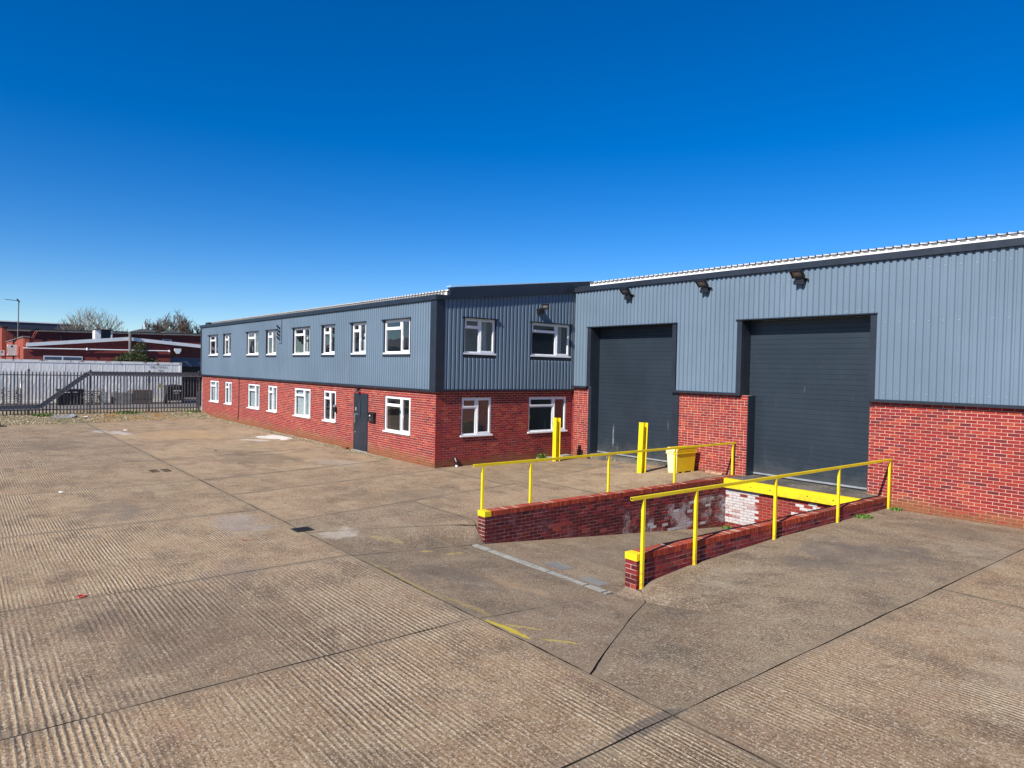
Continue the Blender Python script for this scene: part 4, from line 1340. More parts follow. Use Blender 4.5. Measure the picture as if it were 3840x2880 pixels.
# ------------------------------------------------------------------ handrails
def railing(label, x, ys, y0, y1, ztop, zb, side=1):
    T = thing('handrail', label, 'handrail', (x, ys[0], 0), 'yellow handrails beside the dock ramp')
    m = MB()
    h = .025
    m.box(x - h, x + h, y0 + .004, y1, ztop - .05, ztop)
    m.build('top_rail', M['yellow'], T)
    m = MB()
    for (a, b_, c, d) in ((-h, -h + .006, ztop - .05, ztop), (h - .006, h, ztop - .05, ztop)):
        m.box(x + a, x + b_, y0 - .012, y0 + .0039, c, d)
    m.box(x - h + .006, x + h - .006, y0 - .012, y0 + .0039, ztop - .05, ztop - .044); m.box(x - h + .006, x + h - .006, y0 - .012, y0 + .0039, ztop - .006, ztop)
    m.build('open_rail_end', M['yellow'], T)
    m = MB(); m.box(x - .018, x + .018, y0 - .0, y0 + .0041, ztop - .043, ztop - .007); m.build('rail_bore', M['black'], T)
    for y in ys:
        m = MB()
        zz = zb(y)
        w = .024
        # square post with its top mitred under the rail
        pts = [(x - w, y - w), (x + w, y - w), (x + w, y + w), (x - w, y + w)]
        vs_ = [(a, b_, zz - .05) for a, b_ in pts] + [(x - w, y - w, ztop - .13), (x + w, y - w, ztop - .0505), (x + w, y + w, ztop - .0505), (x - w, y + w, ztop - .13)]
        m.raw(vs_, [(0, 3, 2, 1), (4, 5, 6, 7), (0, 1, 5, 4), (1, 2, 6, 5), (2, 3, 7, 6), (3, 0, 4, 7)])
        m.build('post', M['yellow'], T)
    return T
railing('yellow handrail standing on the yard side of the low sunlit wall, nearer the camera', -7.005, [8.37, 9.72, 12.22, 14.75, 17.27], 8.10, 17.335, 1.17, lambda y: pl(y, RO), 1)
railing('yellow handrail behind the taller dark wall, passing in front of the grit bin', -11.215, [8.37, 9.66, 12.10, 14.60, 17.22], 8.15, 17.335, 1.165, lambda y: zyard(-11.2, y) - .05, -1)

# ------------------------------------------------------------------ bollards (H-section steel)
def bollard(label, x, y, h, lean):
    z0 = zyard(x, y) - .02
    T = thing('steel_bollard', label, 'bollard', (x, y, z0), 'yellow steel bollards guarding the first door')
    b = .085; d = .10; t = .012
    def P(px, py, z):
        k = (z - z0)
        return (x + px + lean * k, y + py, z)
    def bx(a0, a1, c0, c1, nm, zt=0):
        m = MB()
        vs_ = [P(a0, c0, z0), P(a1, c0, z0), P(a1, c1, z0), P(a0, c1, z0), P(a0, c0, z0 + h + zt), P(a1, c0, z0 + h + zt), P(a1, c1, z0 + h + zt), P(a0, c1, z0 + h + zt)]
        m.raw(vs_, [(0, 3, 2, 1), (4, 5, 6, 7), (0, 1, 5, 4), (1, 2, 6, 5), (2, 3, 7, 6), (3, 0, 4, 7)])
        m.build(nm, M['yellow'], T)
    bx(-b, b, -d, -d + t, 'flange'); bx(-b, b, d - t, d, 'flange', -.012); bx(-.006, .006, -d + t + .0005, d - t - .0005, 'web', -.006)
bollard('upright yellow H-section bollard in front of the right ground-floor window', -17.22, 15.95, 1.50, .0)
bollard('slightly leaning yellow H-section bollard in front of the first roller door', -13.23, 15.66, 1.50, .03)

# ------------------------------------------------------------------ grit bin
gx0, gx1, gy0, gy1, gz = -12.70, -12.40, 16.22, 17.06, zyard(-12.5, 16.6)
T = thing('grit_bin', 'yellow plastic grit bin with overhanging lid beside the brick pier', 'bin', ((gx0 + gx1) / 2, (gy0 + gy1) / 2, gz))
def tint_sunlit(o):
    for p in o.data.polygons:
        if p.normal.y < -.5: p.material_index = 1  # sun-facing sides take the paler colour that stands for sunlight
m = MB()
def frus(m, x0, x1, y0, y1, z0, z1, f):
    vs_ = [(x0, y0, z0), (x1, y0, z0), (x1, y1, z0), (x0, y1, z0), (x0 - f, y0 - f, z1), (x1 + f, y0 - f, z1), (x1 + f, y1 + f, z1), (x0 - f, y1 + f, z1)]
    m.raw(vs_, [(0, 3, 2, 1), (4, 5, 6, 7), (0, 1, 5, 4), (1, 2, 6, 5), (2, 3, 7, 6), (3, 0, 4, 7)])
frus(m, gx0, gx1, gy0, gy1, gz + .035, gz + .56, .03)
for yy in (gy0 + .0, gy0 + .30, gy1 - .12):
    m.box(gx0, gx1, yy, yy + .12, gz, gz + .036)
o = m.build('bin_body', [M['binyellow'], M['binsunlit']], T)
tint_sunlit(o)
bv = o.modifiers.new('bevel', 'BEVEL'); bv.width = .012; bv.segments = 2
m = MB()
frus(m, gx0 - .055, gx1 + .055, gy0 - .055, gy1 + .055, gz + .555, gz + .60, .002)
frus(m, gx0 - .05, gx1 + .05, gy0 - .05, gy1 + .05, gz + .605, gz + .72, .012)
m.box(gx0 - .03, gx1 + .07, gy0 - .01, gy1 + .01, gz + .72, gz + .745)
o = m.build('lid', [M['binyellow'], M['binsunlit']], T)
tint_sunlit(o)
bv = o.modifiers.new('bevel', 'BEVEL'); bv.width = .012; bv.segments = 2

# ------------------------------------------------------------------ floodlights
def floodlight(label, F, s, z, grp, tilt=48, out=.24, yaw=0, arm=False, sc=.84):
    base = F(s, .09, z)
    T = thing('floodlight', label, 'floodlight', base, grp)
    n = Vector(F(0, 1, 0)) - Vector(F(0, 0, 0))
    a = Vector(F(1, 0, 0)) - Vector(F(0, 0, 0))
    up_ = Vector((0, 0, 1))
    c = Vector(base) + n * out + up_ * .17 * sc
    n2 = (n * math.cos(rad(yaw)) + a * math.sin(rad(yaw))).normalized()
    face = (n2 * math.cos(rad(tilt)) - up_ * math.sin(rad(tilt))).normalized()
    side = face.cross(up_).normalized()
    upv = side.cross(face).normalized()
    R = Matrix((side, upv, face)).transposed().to_4x4()
    mt = Matrix.Translation(c) @ R
    m = MB(); m.mbox(mt, .40 * sc, .30 * sc, .05); m.mbox(mt @ Matrix.Translation((0, 0, -.045)), .30 * sc, .22 * sc, .05)
    for k in range(-3, 4): m.mbox(mt @ Matrix.Translation((k * .04 * sc, 0, -.085)), .006, .2 * sc, .04)
    m.build('lamp_housing', M['black'], T)
    m = MB()
    for (dx, dy, w_, h_) in ((0, .135, .40, .03), (0, -.135, .40, .03), (.185, 0, .03, .24), (-.185, 0, .03, .24)):
        m.mbox(mt @ Matrix.Translation((dx * sc, dy * sc, .03)), w_ * sc, h_ * sc, .014)
    m.build('lamp_bezel', M['black'], T)
    m = MB(); m.mbox(mt @ Matrix.Translation((0, .01, .026)), .27 * sc, .17 * sc, .003); m.build('lamp_glass', M['lens'], T)
    m = MB(); m.mbox(mt @ Matrix.Translation((0, .03 * sc, .029)), .10 * sc, .04 * sc, .003); m.build('emitter', M['steel'], T)
    m = MB()
    for sg in (-1, 1):
        p0 = Vector(base) + a * (sg * .20 * sc) + n * .05
        m.tube(c + side * (sg * .205 * sc), p0 + up_ * .02, .013, n=6)
        m.tube(p0 + up_ * .02, p0 - n * .05, .013, n=6)
    m.mbox(Matrix.Translation(Vector(base) + n * .02 + up_ * .0), .02 + abs(a.x) * .44 * sc, .02 + abs(a.y) * .44 * sc, .06)
    m.build('bracket', M['black'], T)
    m = MB(); m.mbox(Matrix.Translation(Vector(base) + n * .07 - up_ * .05), .12 + abs(a.x) * .12, .12 + abs(a.y) * .12, .15); m.build('sensor_box', M['black'], T)
    return T
G = 'black floodlights on the upper cladding'
floodlight('black floodlight on the cladding above the left end of the first roller door', FC, -15.25, 5.60, G)
floodlight('black floodlight on the cladding between the two roller doors', FC, -12.27, 5.60, G)
floodlight('black floodlight on the cladding above the second roller door, nearest the camera', FC, -9.33, 5.60, G)
floodlight('small black floodlight on the shaded gable above the right upper window', FB, 15.62, 5.16, G, tilt=24, out=.30, yaw=-38, sc=.62)

# ------------------------------------------------------------------ bits fixed to the office
T = thing('letter_box', 'black letter box on the brick right of the front door', 'letter box', FA(-22.06, 0, 1.28))
m = MB(); m.prism([(0, 1.12), (.10, 1.14), (.12, 1.40), (.0, 1.47)], lambda p, s: FA(s, p[0], p[1]), -22.29, -21.83); m.build('box_body', M['black'], T)
m = MB(); m.prism([(.0, 1.472), (.15, 1.405), (.15, 1.415), (.0, 1.485)], lambda p, s: FA(s, p[0], p[1]), -22.31, -21.81); m.build('box_lid', M['black'], T)
m = MB(); m.fbox(FA, -22.10, -22.03, .125, .13, 1.34, 1.38); m.build('sticker', M['white'], T)
m = MB(); m.tube(FA(-22.06, .10, 1.22), FA(-22.06, .125, 1.22), .022, n=10); m.build('lock', M['chrome'], T)
T = thing('wall_lamp', 'small black dome lamp on the brick above the front door', 'lamp', FA(-23.08, 0, 2.25))
m = MB(); m.tube(FA(-23.08, 0, 2.27), FA(-23.08, .16, 2.27), .03, n=8); m.tube(FA(-23.08, .13, 2.19), FA(-23.08, .13, 2.28), .09, .05, n=12); m.build('lamp_shade', M['black'], T)
m = MB(); m.tube(FA(-23.08, .13, 2.17), FA(-23.08, .13, 2.19), .06, .07, n=12); m.build('lamp_diffuser', M['lens'], T)
T = thing('key_safe', 'small black key safe hanging on the brick edge of a narrow ground-floor window', 'key safe', FA(-25.1, 0, 1.4))
m = MB(); m.fbox(FA, -25.12, -25.0, 0, .09, 1.29, 1.50); m.build('box_body', M['black'], T)
m = MB(); m.fbox(FA, -25.11, -25.01, .0, .11, 1.50, 1.58); m.build('cover', M['steel'], T)
for k, w_ in enumerate(('topmost', 'second', 'third', 'lowest')):
    z = 4.80 - .165 * k
    T = thing('aerial_bracket', w_ + ' of four small black hooks in a column on the cladding', 'bracket', FA(-30.97, .09, z), 'column of four black hooks')
    m = MB(); m.tube(FA(-31.08, .10, z), FA(-30.88, .20, z - .02), .034, n=6); m.tube(FA(-30.88, .20, z - .02), FA(-30.90, .24, z + .08), .030, n=6); m.tube(FA(-31.08, .19, z + .06), FA(-31.04, .10, z - .04), .032, n=6)
    m.build('hook', M['black'], T)
m = MB(); m.fbox(FA, -30.70, -30.67, .09, .112, 4.05, 5.18); m.fbox(FA, -31.0, -30.70, .09, .11, 4.04, 4.06)
m.build('sheet_seam', M['navy'], office)
m = MB()
pp = [FA(-36.83, .02, 2.36), FA(-36.84, .02, 1.2), FA(-36.86, .02, .45), FA(-36.93, .03, .25), FA(-37.0, .02, .2)]
for a_, b_ in zip(pp, pp[1:]): m.tube(a_, b_, .016, n=6)
setp(m.build('wall_cable', M['black'], at=FA(-36.83, 0, .2)), 'thin black cable running down the brick between two pairs of windows', 'cable')
T = thing('waste_pipe', 'short black waste pipe with white tip at the foot of the gable near the corner', 'pipe', FB(12.3, 0, 0))
m = MB(); m.tube(FB(12.30, .02, .26), FB(12.30, .10, .14), .045, n=10); m.tube(FB(12.30, .10, .16), FB(12.30, .10, .06), .045, n=10); m.build('elbow', M['black'], T)
m = MB(); m.tube(FB(12.30, .10, .0), FB(12.30, .10, .06), .04, n=10); m.build('pipe_end', M['upvc'], T)
for (x, y, z, s, lb, nm) in [(-17.85, 16.1, .045, (.40, .75, .04), 'pale flat paving slab lying at the foot of the gable by the weed', 'loose_paving_slab'),
                             (-17.75, 16.85, .09, (.3, .5, .04), 'thin broken slab in the inner corner of the two buildings', 'loose_paving_slab')]:
    m = MB(); m.mbox(Matrix.Translation((x, y, z)) @ Matrix.Rotation(.1, 4, 'Z'), *s); setp(m.build(nm, M['kerbstone'], at=(x, y, z)), lb, 'paving slab', 'loose slabs by the gable')
m = MB(); m.mbox(Matrix.Translation((-23.85, 11.38, .035)) @ Matrix.Rotation(.3, 4, 'Z'), .22, .11, .07); setp(m.build('loose_brick', M['brick'], at=(-23.85, 11.38, .0)), 'single loose brick on the concrete left of the front door', 'brick')
m = MB()
for k in range(3): m.mbox(Matrix.Translation((-12.0 + .2 * k, 17.22 - .02 * k, zyard(-12, 17.2) + .03)) @ Matrix.Rotation(.2 * k, 4, 'Z'), .17, .12, .06)
setp(m.build('brick_rubble', M['mortar'], at=(-11.9, 17.2, .2)), 'crumbs of mortar and brick at the foot of the pier', 'rubble', kind='stuff')

# ------------------------------------------------------------------ drain gratings
def grate(label, x, y, sx, sy, n, mat, along='x'):
    T = thing('drain_grating', label, 'drain', (x, y, 0), 'iron drain gratings in the yard')
    m = MB()
    m.box(x - sx, x + sx, y - sy, y - sy + .03, -.03, .009); m.box(x - sx, x + sx, y + sy - .03, y + sy, -.03, .009)
    m.box(x - sx, x - sx + .03, y - sy + .03, y + sy - .03, -.03, .009); m.box(x + sx - .03, x + sx, y - sy + .03, y + sy - .03, -.03, .009)
    m.build('grating_frame', mat, T)
    m = MB(); m.box(x - sx + .03, x + sx - .03, y - sy + .03, y + sy - .03, -.02, .0035); m.build('grating_pit', M['black'], T)
    for k in range(n):
        c = x - sx + .03 + (k + .5) * (2 * sx - .06) / n
        m = MB(); m.box(c - .012, c + .012, y - sy + .031, y + sy - .031, -.01, .0085); m.build('grating_bar', mat, T)
grate('sunken dark iron drain grating where four slabs meet, by a white smear', -12.46, 5.10, .17, .17, 5, M['darkmetal'])
T = thing('drain_grating', 'pair of slotted drain openings flush in the far slab', 'drain', (-21.45, 4.55, 0), 'iron drain gratings in the yard')
for yy_ in (4.42, 4.72):
    for k in range(8):
        m = MB(); m.box(-21.75 + k * .075, -21.72 + k * .075, yy_ - .11, yy_ + .11, .001, .0045); m.build('drain_slot', M['joint'], T)

# ------------------------------------------------------------------ litter
bm_ = bmesh.new()
bmesh.ops.create_circle(bm_, segments=20, radius=.055)
bm_.free()
m = MB()
for k in range(20):
    a0, a1 = 2 * math.pi * k / 20, 2 * math.pi * (k + 1) / 20
    m.tube((-10.45 + .05 * math.cos(a0), 1.30 + .05 * math.sin(a0), .012), (-10.45 + .05 * math.cos(a1), 1.30 + .05 * math.sin(a1), .012), .008, n=5, cap=False)
setp(m.build('plastic_ring', M['red'], at=(-10.45, 1.30, 0)), 'small red plastic ring lying on the near concrete', 'ring')
def scrap(name, label, cat, x, y, z, s, mat, rot=0, grp=None, tilt=0):
    m = MB(); r = random.Random(int(x * 100 + y))
    n = 7
    ring = [(x + s * math.cos(6.283 * k / n + rot) * r.uniform(.6, 1.1), y + .6 * s * math.sin(6.283 * k / n + rot) * r.uniform(.6, 1.1), z + .004 + r.uniform(0, .10) * s) for k in range(n)]
    top = (x, y, z + .14 * s + .008)
    m.raw(ring + [top] + [(a, b_, z) for a, b_, c in ring], [(k, (k + 1) % n, n) for k in range(n)] + [(k, (k + 1) % n, n + 1 + (k + 1) % n, n + 1 + k) for k in range(n)])
    return setp(m.build(name, mat, at=(x, y, z)), label, cat, grp)
scrap('paper_scrap', 'pale pink scrap of paper flat on a far slab', 'litter', -19.1, 1.95, 0, .09, M['paper'], grp='litter in the yard')
scrap('white_litter', 'crumpled white bag on the gravel right of the metal sheet', 'litter', -42.6, 5.45, .12, .22, M['paper'], grp='litter in the yard')
scrap('stone_chip', 'brown leaf-like chip on the slab left of the drain grating', 'stone', -12.25, 3.95, 0, .055, M['brick'])
scrap('dark_clod', 'small dark clod on the bare concrete in front of the far windows', 'clod', -25.45, 7.2, 0, .09, M['joint'])
scrap('white_tape', 'thin white tape scrap lying on the far slab near the gravel', 'litter', -35.0, 6.0, 0, .16, M['paper'], grp='litter in the yard')
T = thing('metal_sheet', 'pale grey metal sheet lying on the gravel before the fence', 'metal sheet', (-43.0, 4.35, .15))
m = MB()
vs_ = [(-43.35, 3.85, .17), (-42.35, 3.95, .10), (-42.35, 4.75, .11), (-43.35, 4.75, .19)]
m.raw(vs_ + [(a, b_, c - .02) for a, b_, c in vs_], [(0, 1, 2, 3), (4, 7, 6, 5), (0, 4, 5, 1), (1, 5, 6, 2), (2, 6, 7, 3), (3, 7, 4, 0)])
m.build('sheet', M['steel'], T)
m = MB(); m.raw([(-42.35, 4.75, .11), (-43.35, 4.75, .19), (-43.2, 4.95, .25), (-42.5, 4.98, .18)], [(0, 1, 2, 3)]); m.build('folded_edge', M['steel'], T)
# dark rubber wedge cut by the left edge of the frame
T = thing('rubber_wedge', 'dark rubber wedge on the concrete cut by the left edge of the picture', 'wedge', (-39.2, 1.2, 0))
m = MB(); m.prism([(-.9, .04), (-.9, .38), (.0, .40), (.28, .28), (.40, .10), (.36, .03)], lambda p, a: (a, 1.25 + p[0], p[1]), -39.5, -38.8); m.build('wedge_body', M['rubber'], T)

# ------------------------------------------------------------------ weeds
def weed(label, x, y, z, r, h, n, seed, name='weed_clump', grp=None):
    R_ = random.Random(seed); m = MB()
    for k in range(n):
        a = R_.uniform(0, 6.283); q = r * R_.random() ** .6
        bx, by_ = x + q * math.cos(a), y + q * math.sin(a)
        hh = h * R_.uniform(.4, 1) ; ln = R_.uniform(.2, .9) * hh; w = R_.uniform(.006, .016)
        b2 = R_.uniform(0, 6.283)
        tx, ty = bx + ln * math.cos(b2), by_ + ln * math.sin(b2)
        px, py = -math.sin(b2) * w, math.cos(b2) * w
        rn = R_.random()
        m.raw([(bx - px, by_ - py, z), (bx + px, by_ + py, z), ((bx + tx) / 2 + px * 1.4, (by_ + ty) / 2 + py * 1.4, z + hh * .7), ((bx + tx) / 2 - px * 1.4, (by_ + ty) / 2 - py * 1.4, z + hh * .7), (tx, ty, z + hh * .8)],
              [(0, 1, 2, 3), (3, 2, 4)], 0, rn)
    return setp(m.build(name, M['weed'], at=(x, y, z), fix=False, rnd=True), label, 'weed', grp)
WG = 'green weeds along the walls'
weed('bright green leafy weed on the slab at the foot of the gable', -17.75, 15.75, .06, .14, .20, 140, 1, grp=WG)
weed('low green weed at the foot of the near low brick wall', -6.93, 15.75, -.04, .20, .09, 120, 2, grp=WG)
weed('small green weed behind the last handrail post at the warehouse wall', -6.82, 17.22, -.03, .12, .11, 70, 3, grp=WG)
weed('tiny green weed in the bottom corner of the dock pit', -10.7, 16.25, -1.08, .12, .10, 70, 4, grp=WG)
weed('patch of green grass in the gravel at the foot of the fence', -43.3, 3.55, .17, .45, .12, 420, 5, grp=WG)
weed('dark green grass fringe under the middle of the fence', -43.75, 7.6, .18, .75, .12, 420, 6, grp=WG)
weed('faint weed at the fence end by the office corner', -43.6, 11.0, .18, .45, .10, 260, 7, grp=WG)

# ------------------------------------------------------------------ palisade fence
XFN = -43.9
fence = thing('palisade_fence', 'grey steel palisade fence with spiked pales across the end of the yard', 'fence', (XFN, 5.8, .18))
PY = [-2.56, .24, 3.02, 5.80, 8.71, 11.40]
ZF0 = .19
for y in PY:
    m = MB(); m.box(XFN - .05, XFN - .044, y - .05, y + .05, ZF0 - .1, 2.56); m.box(XFN + .044, XFN + .05, y - .05, y + .05, ZF0 - .1, 2.56); m.box(XFN - .044, XFN + .044, y - .004, y + .004, ZF0 - .1, 2.56)
    m.tube((XFN - .05, y, 2.56), (XFN + .05, y, 2.56), .05, n=8)
    m.build('post', M['fence'], fence)
for (y0, y1) in zip(PY, PY[1:]):
    for z in (.42, 2.26):
        m = MB(); m.box(XFN + .0, XFN + .05, y0 + .052, y1 - .052, z - .003, z + .003); m.box(XFN + .0, XFN + .006, y0 + .052, y1 - .052, z + .003, z + .045)
        m.build('rail', M['fence'], fence)
def pale_mesh():
    m = MB(); w = .031; z0, z1 = ZF0, 2.40
    xs = [(-w, .012), (-w * .6, .0), (-w * .2, .016), (w * .2, .016), (w * .6, .0), (w, .012)]
    for (a, b_) in zip(xs, xs[1:]):
        m.raw([(a[1], a[0], 0), (b_[1], b_[0], 0), (b_[1], b_[0], z1 - z0), (a[1], a[0], z1 - z0)], [(0, 1, 2, 3)])
    H = z1 - z0
    m.raw([(.012, -w, H), (.0, -w * .6, H), (.016, -w * .2, H), (.02, -w * .9, H + .13)], [(0, 1, 3), (1, 2, 3)])
    m.raw([(.012, w, H), (.0, w * .6, H), (.016, w * .2, H), (.02, w * .9, H + .13)], [(0, 1, 3), (1, 2, 3)])
    m.raw([(.016, -w * .2, H), (.016, w * .2, H), (.012, 0, H + .17)], [(0, 1, 2)])
    return m
pm = None
for (y0, y1) in zip(PY, PY[1:]):
    n = 17 if y1 < 11 else 16
    for k in range(n):
        y = y0 + (k + 1) * (y1 - y0) / (n + 1)
        if y < -1.0: continue
        if pm is None:
            pm = pale_mesh().build('pale', M['fence'], at=(0, 0, 0), fix=False).data
            bpy.data.objects.remove([o for o in bpy.data.objects if o.name == 'pale'][0])
        o = bpy.data.objects.new('pale', pm); COL.objects.link(o); o.parent = fence
        o.location = Vector((XFN + .052, y, ZF0 + random.uniform(-.01, .01))) - wloc(fence)
        o.rotation_euler = (random.gauss(0, .004), 0, random.gauss(0, .03))
# cable tray bolted along the fence
tray = thing('cable_tray', 'wide perforated steel cable tray climbing diagonally across the fence', 'cable tray', (XFN + .12, 3.5, .5))
path = [(-1.5, .575), (3.50, .60), (5.66, 2.39), (11.50, 2.40)]
def seg(m, a, b_, w0, w1, x0, x1):
    dy, dz = b_[0] - a[0], b_[1] - a[1]
    L = math.hypot(dy, dz); ny, nz_ = -dz / L, dy / L
    m.prism([(a[0] + ny * w0, a[1] + nz_ * w0), (b_[0] + ny * w0, b_[1] + nz_ * w0), (b_[0] + ny * w1, b_[1] + nz_ * w1), (a[0] + ny * w1, a[1] + nz_ * w1)], lambda p, x: (x, p[0], p[1]), x0, x1)
for a, b_ in zip(path, path[1:]):
    m = MB(); seg(m, a, b_, -.115, .115, XFN + .10, XFN + .105); seg(m, a, b_, -.12, -.115, XFN + .10, XFN + .16); seg(m, a, b_, .115, .12, XFN + .10, XFN + .16)
    m.build('tray_section', M['tray'], tray)
    m = MB(); L = math.hypot(b_[0] - a[0], b_[1] - a[1]); n = int(L / .09)
    for k in range(n):
        t = (k + .5) / n; c = (lerp(a[0], b_[0], t), lerp(a[1], b_[1], t)); u = ((b_[0] - a[0]) / L * .013, (b_[1] - a[1]) / L * .013)
        off = .05 if k % 2 else -.05
        nn = (-(b_[1] - a[1]) / L, (b_[0] - a[0]) / L)
        seg(m, (c[0] - u[0] + nn[0] * off, c[1] - u[1] + nn[1] * off), (c[0] + u[0] + nn[0] * off, c[1] + u[1] + nn[1] * off), -.04, .04, XFN + .106, XFN + .108)
    m.build('perforation', M['black'], tray)['kind'] = 'stuff'
sg = MB(); sg.prism([(9.08, 1.60), (9.42, 1.60), (9.25, 1.90)], lambda p, x: (x, p[0], p[1]), XFN + .09, XFN + .094)
sgo = setp(sg.build('warning_sign', M['sticker'], at=(XFN + .09, 9.25, 1.7)), 'small triangular warning sign hanging on the fence pales', 'sign')
m = MB(); m.prism([(9.14, 1.64), (9.36, 1.64), (9.25, 1.83)], lambda p, x: (x, p[0], p[1]), XFN + .095, XFN + .097); m.build('sign_face', M['tray'], sgo)

# ------------------------------------------------------------------ container
XCN = -54.5
cont = thing('shipping_container', 'long dented white shipping container with rusty top edge behind the fence', 'container', (XCN, 7, .2))
CY0, CY1, CZ0, CZ1 = .80, 12.95, .22, 3.09
m = MB()
m.box(XCN - 2.4, XCN - .04, CY0 + .05, CY1 - .05, CZ0 + .1, CZ1 - .06)
m.build('container_box', M['container'], cont)
yy = CY0 + .15
k = 0
R_ = random.Random(3)
while yy < CY1 - .25:
    w_ = R_.choice([.66, .70, .72]) if yy < 9 else .60
    y1_ = min(yy + w_, CY1 - .17)
    # dented panel
    m = MB(); nu, nv = 5, 8
    ph = R_.uniform(0, 6)
    g_ = [[(XCN - .020 + .006 * math.sin(ph + 2.3 * u + 1.7 * v) * math.sin(math.pi * u / nu) * math.sin(math.pi * v / nv), lerp(yy + .018, y1_ - .018, u / nu), lerp(CZ0 + .2, CZ1 - .17, v / nv)) for u in range(nu + 1)] for v in range(nv + 1)]
    for v in range(nv):
        for u in range(nu):
            m.face([g_[v][u], g_[v][u + 1], g_[v + 1][u + 1], g_[v + 1][u]])
    m.build('side_panel', M['container'], cont, fix=False)
    m = MB(); m.box(XCN - .05, XCN - .012, y1_ - .02, y1_ + .02, CZ0 + .2, CZ1 - .17); m.build('panel_rib', M['container'], cont)
    yy = y1_; k += 1
m = MB(); m.box(XCN - .06, XCN, CY0, CY1, CZ1 - .17, CZ1); m.build('top_rail', M['container'], cont)
m = MB(); m.box(XCN - .06, XCN, CY0, CY1, CZ0, CZ0 + .2); m.build('bottom_rail', M['container'], cont)
for y in (CY0, CY1 - .16):
    m = MB(); m.box(XCN - .16, XCN + .004, y, y + .16, CZ0 - .002, CZ1 + .002); m.build('corner_post', M['container'], cont)
def text(body, loc, size, parent, mat, rot):
    c = bpy.data.curves.new('lettering', 'FONT'); c.body = body; c.size = size; c.extrude = .002; c.align_x = 'CENTER'; c.resolution_u = 2
    tmp = bpy.data.objects.new('tmp', c); COL.objects.link(tmp)
    bpy.context.view_layer.update()
    me = bpy.data.meshes.new_from_object(tmp.evaluated_get(bpy.context.evaluated_depsgraph_get()))
    bpy.data.objects.remove(tmp)
    me.name = 'lettering'; me.materials.clear(); me.materials.append(mat)
    o = bpy.data.objects.new('lettering', me); COL.objects.link(o); o.parent = parent
    o.location = Vector(loc) - wloc(parent); o.rotation_euler = rot
    o['kind'] = 'stuff'
    return o
ry = (rad(90), 0, rad(90))
text('CNLU 139714 0', (XCN + .004, 11.35, 2.70), .17, cont, M['letter'], ry)
text('45R1', (XCN + .004, 11.55, 2.44), .17, cont, M['letter'], ry)

# ------------------------------------------------------------------ clutter in the yard beyond
def pallet(m, x, y, z, sx, sy, mi=0):
    for k in range(5):
        yy_ = y - sy / 2 + (k + .5) * sy / 5
        m.box(x - sx / 2, x + sx / 2, yy_ - .05, yy_ + .05, z + .122, z + .144)
    for k in range(3):
        yy_ = y - sy / 2 + .05 + k * (sy - .1) / 2
        m.box(x - sx / 2, x + sx / 2, yy_ - .05, yy_ + .05, z + .022, z + .12)
        m.box(x - sx / 2, x + sx / 2, yy_ - .05, yy_ + .05, z, z + .02)
def stack(label, x, y, n, sx, sy, mat, grp):
    T = thing('pallet_stack', label, 'pallets', (x, y, .17), grp)
    for k in range(n):
        m = MB(); pallet(m, x + R_.uniform(-.05, .05), y + R_.uniform(-.05, .05), .175 + .148 * k, sx, sy)
        m.build('pallet', M[mat], T)
stack('leaning stack of weathered pallets at the left end of the container', -53.2, 2.35, 8, 1.0, 1.6, 'wood', 'pallet stacks in front of the container')
stack('grey stack of pallets right of the black crate', -53.3, 7.15, 7, 1.0, 1.1, 'wood', 'pallet stacks in front of the container')
m = MB()
m.box(-53.7, -52.9, 3.25, 3.32, .18, 1.55)
setp(m.build('white_plank', M['white'], at=(-53.3, 3.28, .18)), 'upright white board at the right side of the leftmost pallets', 'board')
T = thing('black_crate', 'black plastic crate behind the diagonal tray, before the container', 'crate', (-53.4, 5.9, .17))
m = MB(); m.box(-53.9, -52.9, 5.2, 6.6, .18, 1.1); m.build('crate_body', M['blackbox'], T)
m = MB(); m.box(-53.95, -52.85, 5.15, 6.65, 1.10, 1.20); m.build('crate_lid', M['blackbox'], T)
for k in range(5):
    m = MB(); m.box(-52.898, -52.87, 5.25 + k * .3, 5.32 + k * .3, .2, 1.09); m.build('crate_rib', M['blackbox'], T)
m = MB(); m.box(-52.86, -52.85, 5.35, 5.9, .98, 1.03); m.box(-52.86, -52.85, 6.0, 6.3, 1.0, 1.04); m.build('pale_label', M['paper'], T)
m = MB(); m.box(-53.2, -53.12, 7.9, 8.04, .18, 1.35); m.box(-53.5, -53.1, 7.86, 8.08, .18, .3)
setp(m.build('white_post', M['container'], at=(-53.2, 8.0, .18)), 'stubby white post between the pallets and the slatted wooden crate', 'post')
T = thing('wooden_crate', 'slatted grey wooden crate behind the fence, left of the brown boards', 'crate', (-53.4, 8.9, .17))
for k in range(6):
    m = MB(); z = .22 + k * .13; m.box(-53.0, -52.97, 8.35, 9.45, z, z + .10); m.build('slat', M['wood'], T)
for y in (8.33, 8.88, 9.42):
    m = MB(); m.box(-53.06, -53.0, y, y + .08, .18, 1.02); m.build('crate_post', M['wood'], T)
m = MB(); m.box(-53.9, -53.07, 8.35, 9.45, .2, .95); m.build('crate_body', M['board'], T)
m = MB()
for y in (8.5, 9.2): m.tube((-53.1, y, 1.0), (-53.3, y + .2, 1.22), .07, .02, n=6)
m.build('bundle', M['wood'], T)
T = thing('board_stack', 'square brown bale of boards behind the fence', 'boards', (-53.4, 10.2, .17))
for k in range(8):
    m = MB(); z = .2 + k * .118; m.box(-53.9, -52.95 + R_.uniform(-.02, .02), 9.55 + R_.uniform(-.02, .02), 10.72, z, z + .112); m.build('board', M['board'], T)
T = thing('wheelie_bin', 'large charcoal four-wheeled rubbish bin at the right end of the container', 'bin', (-53.5, 12.25, .17))
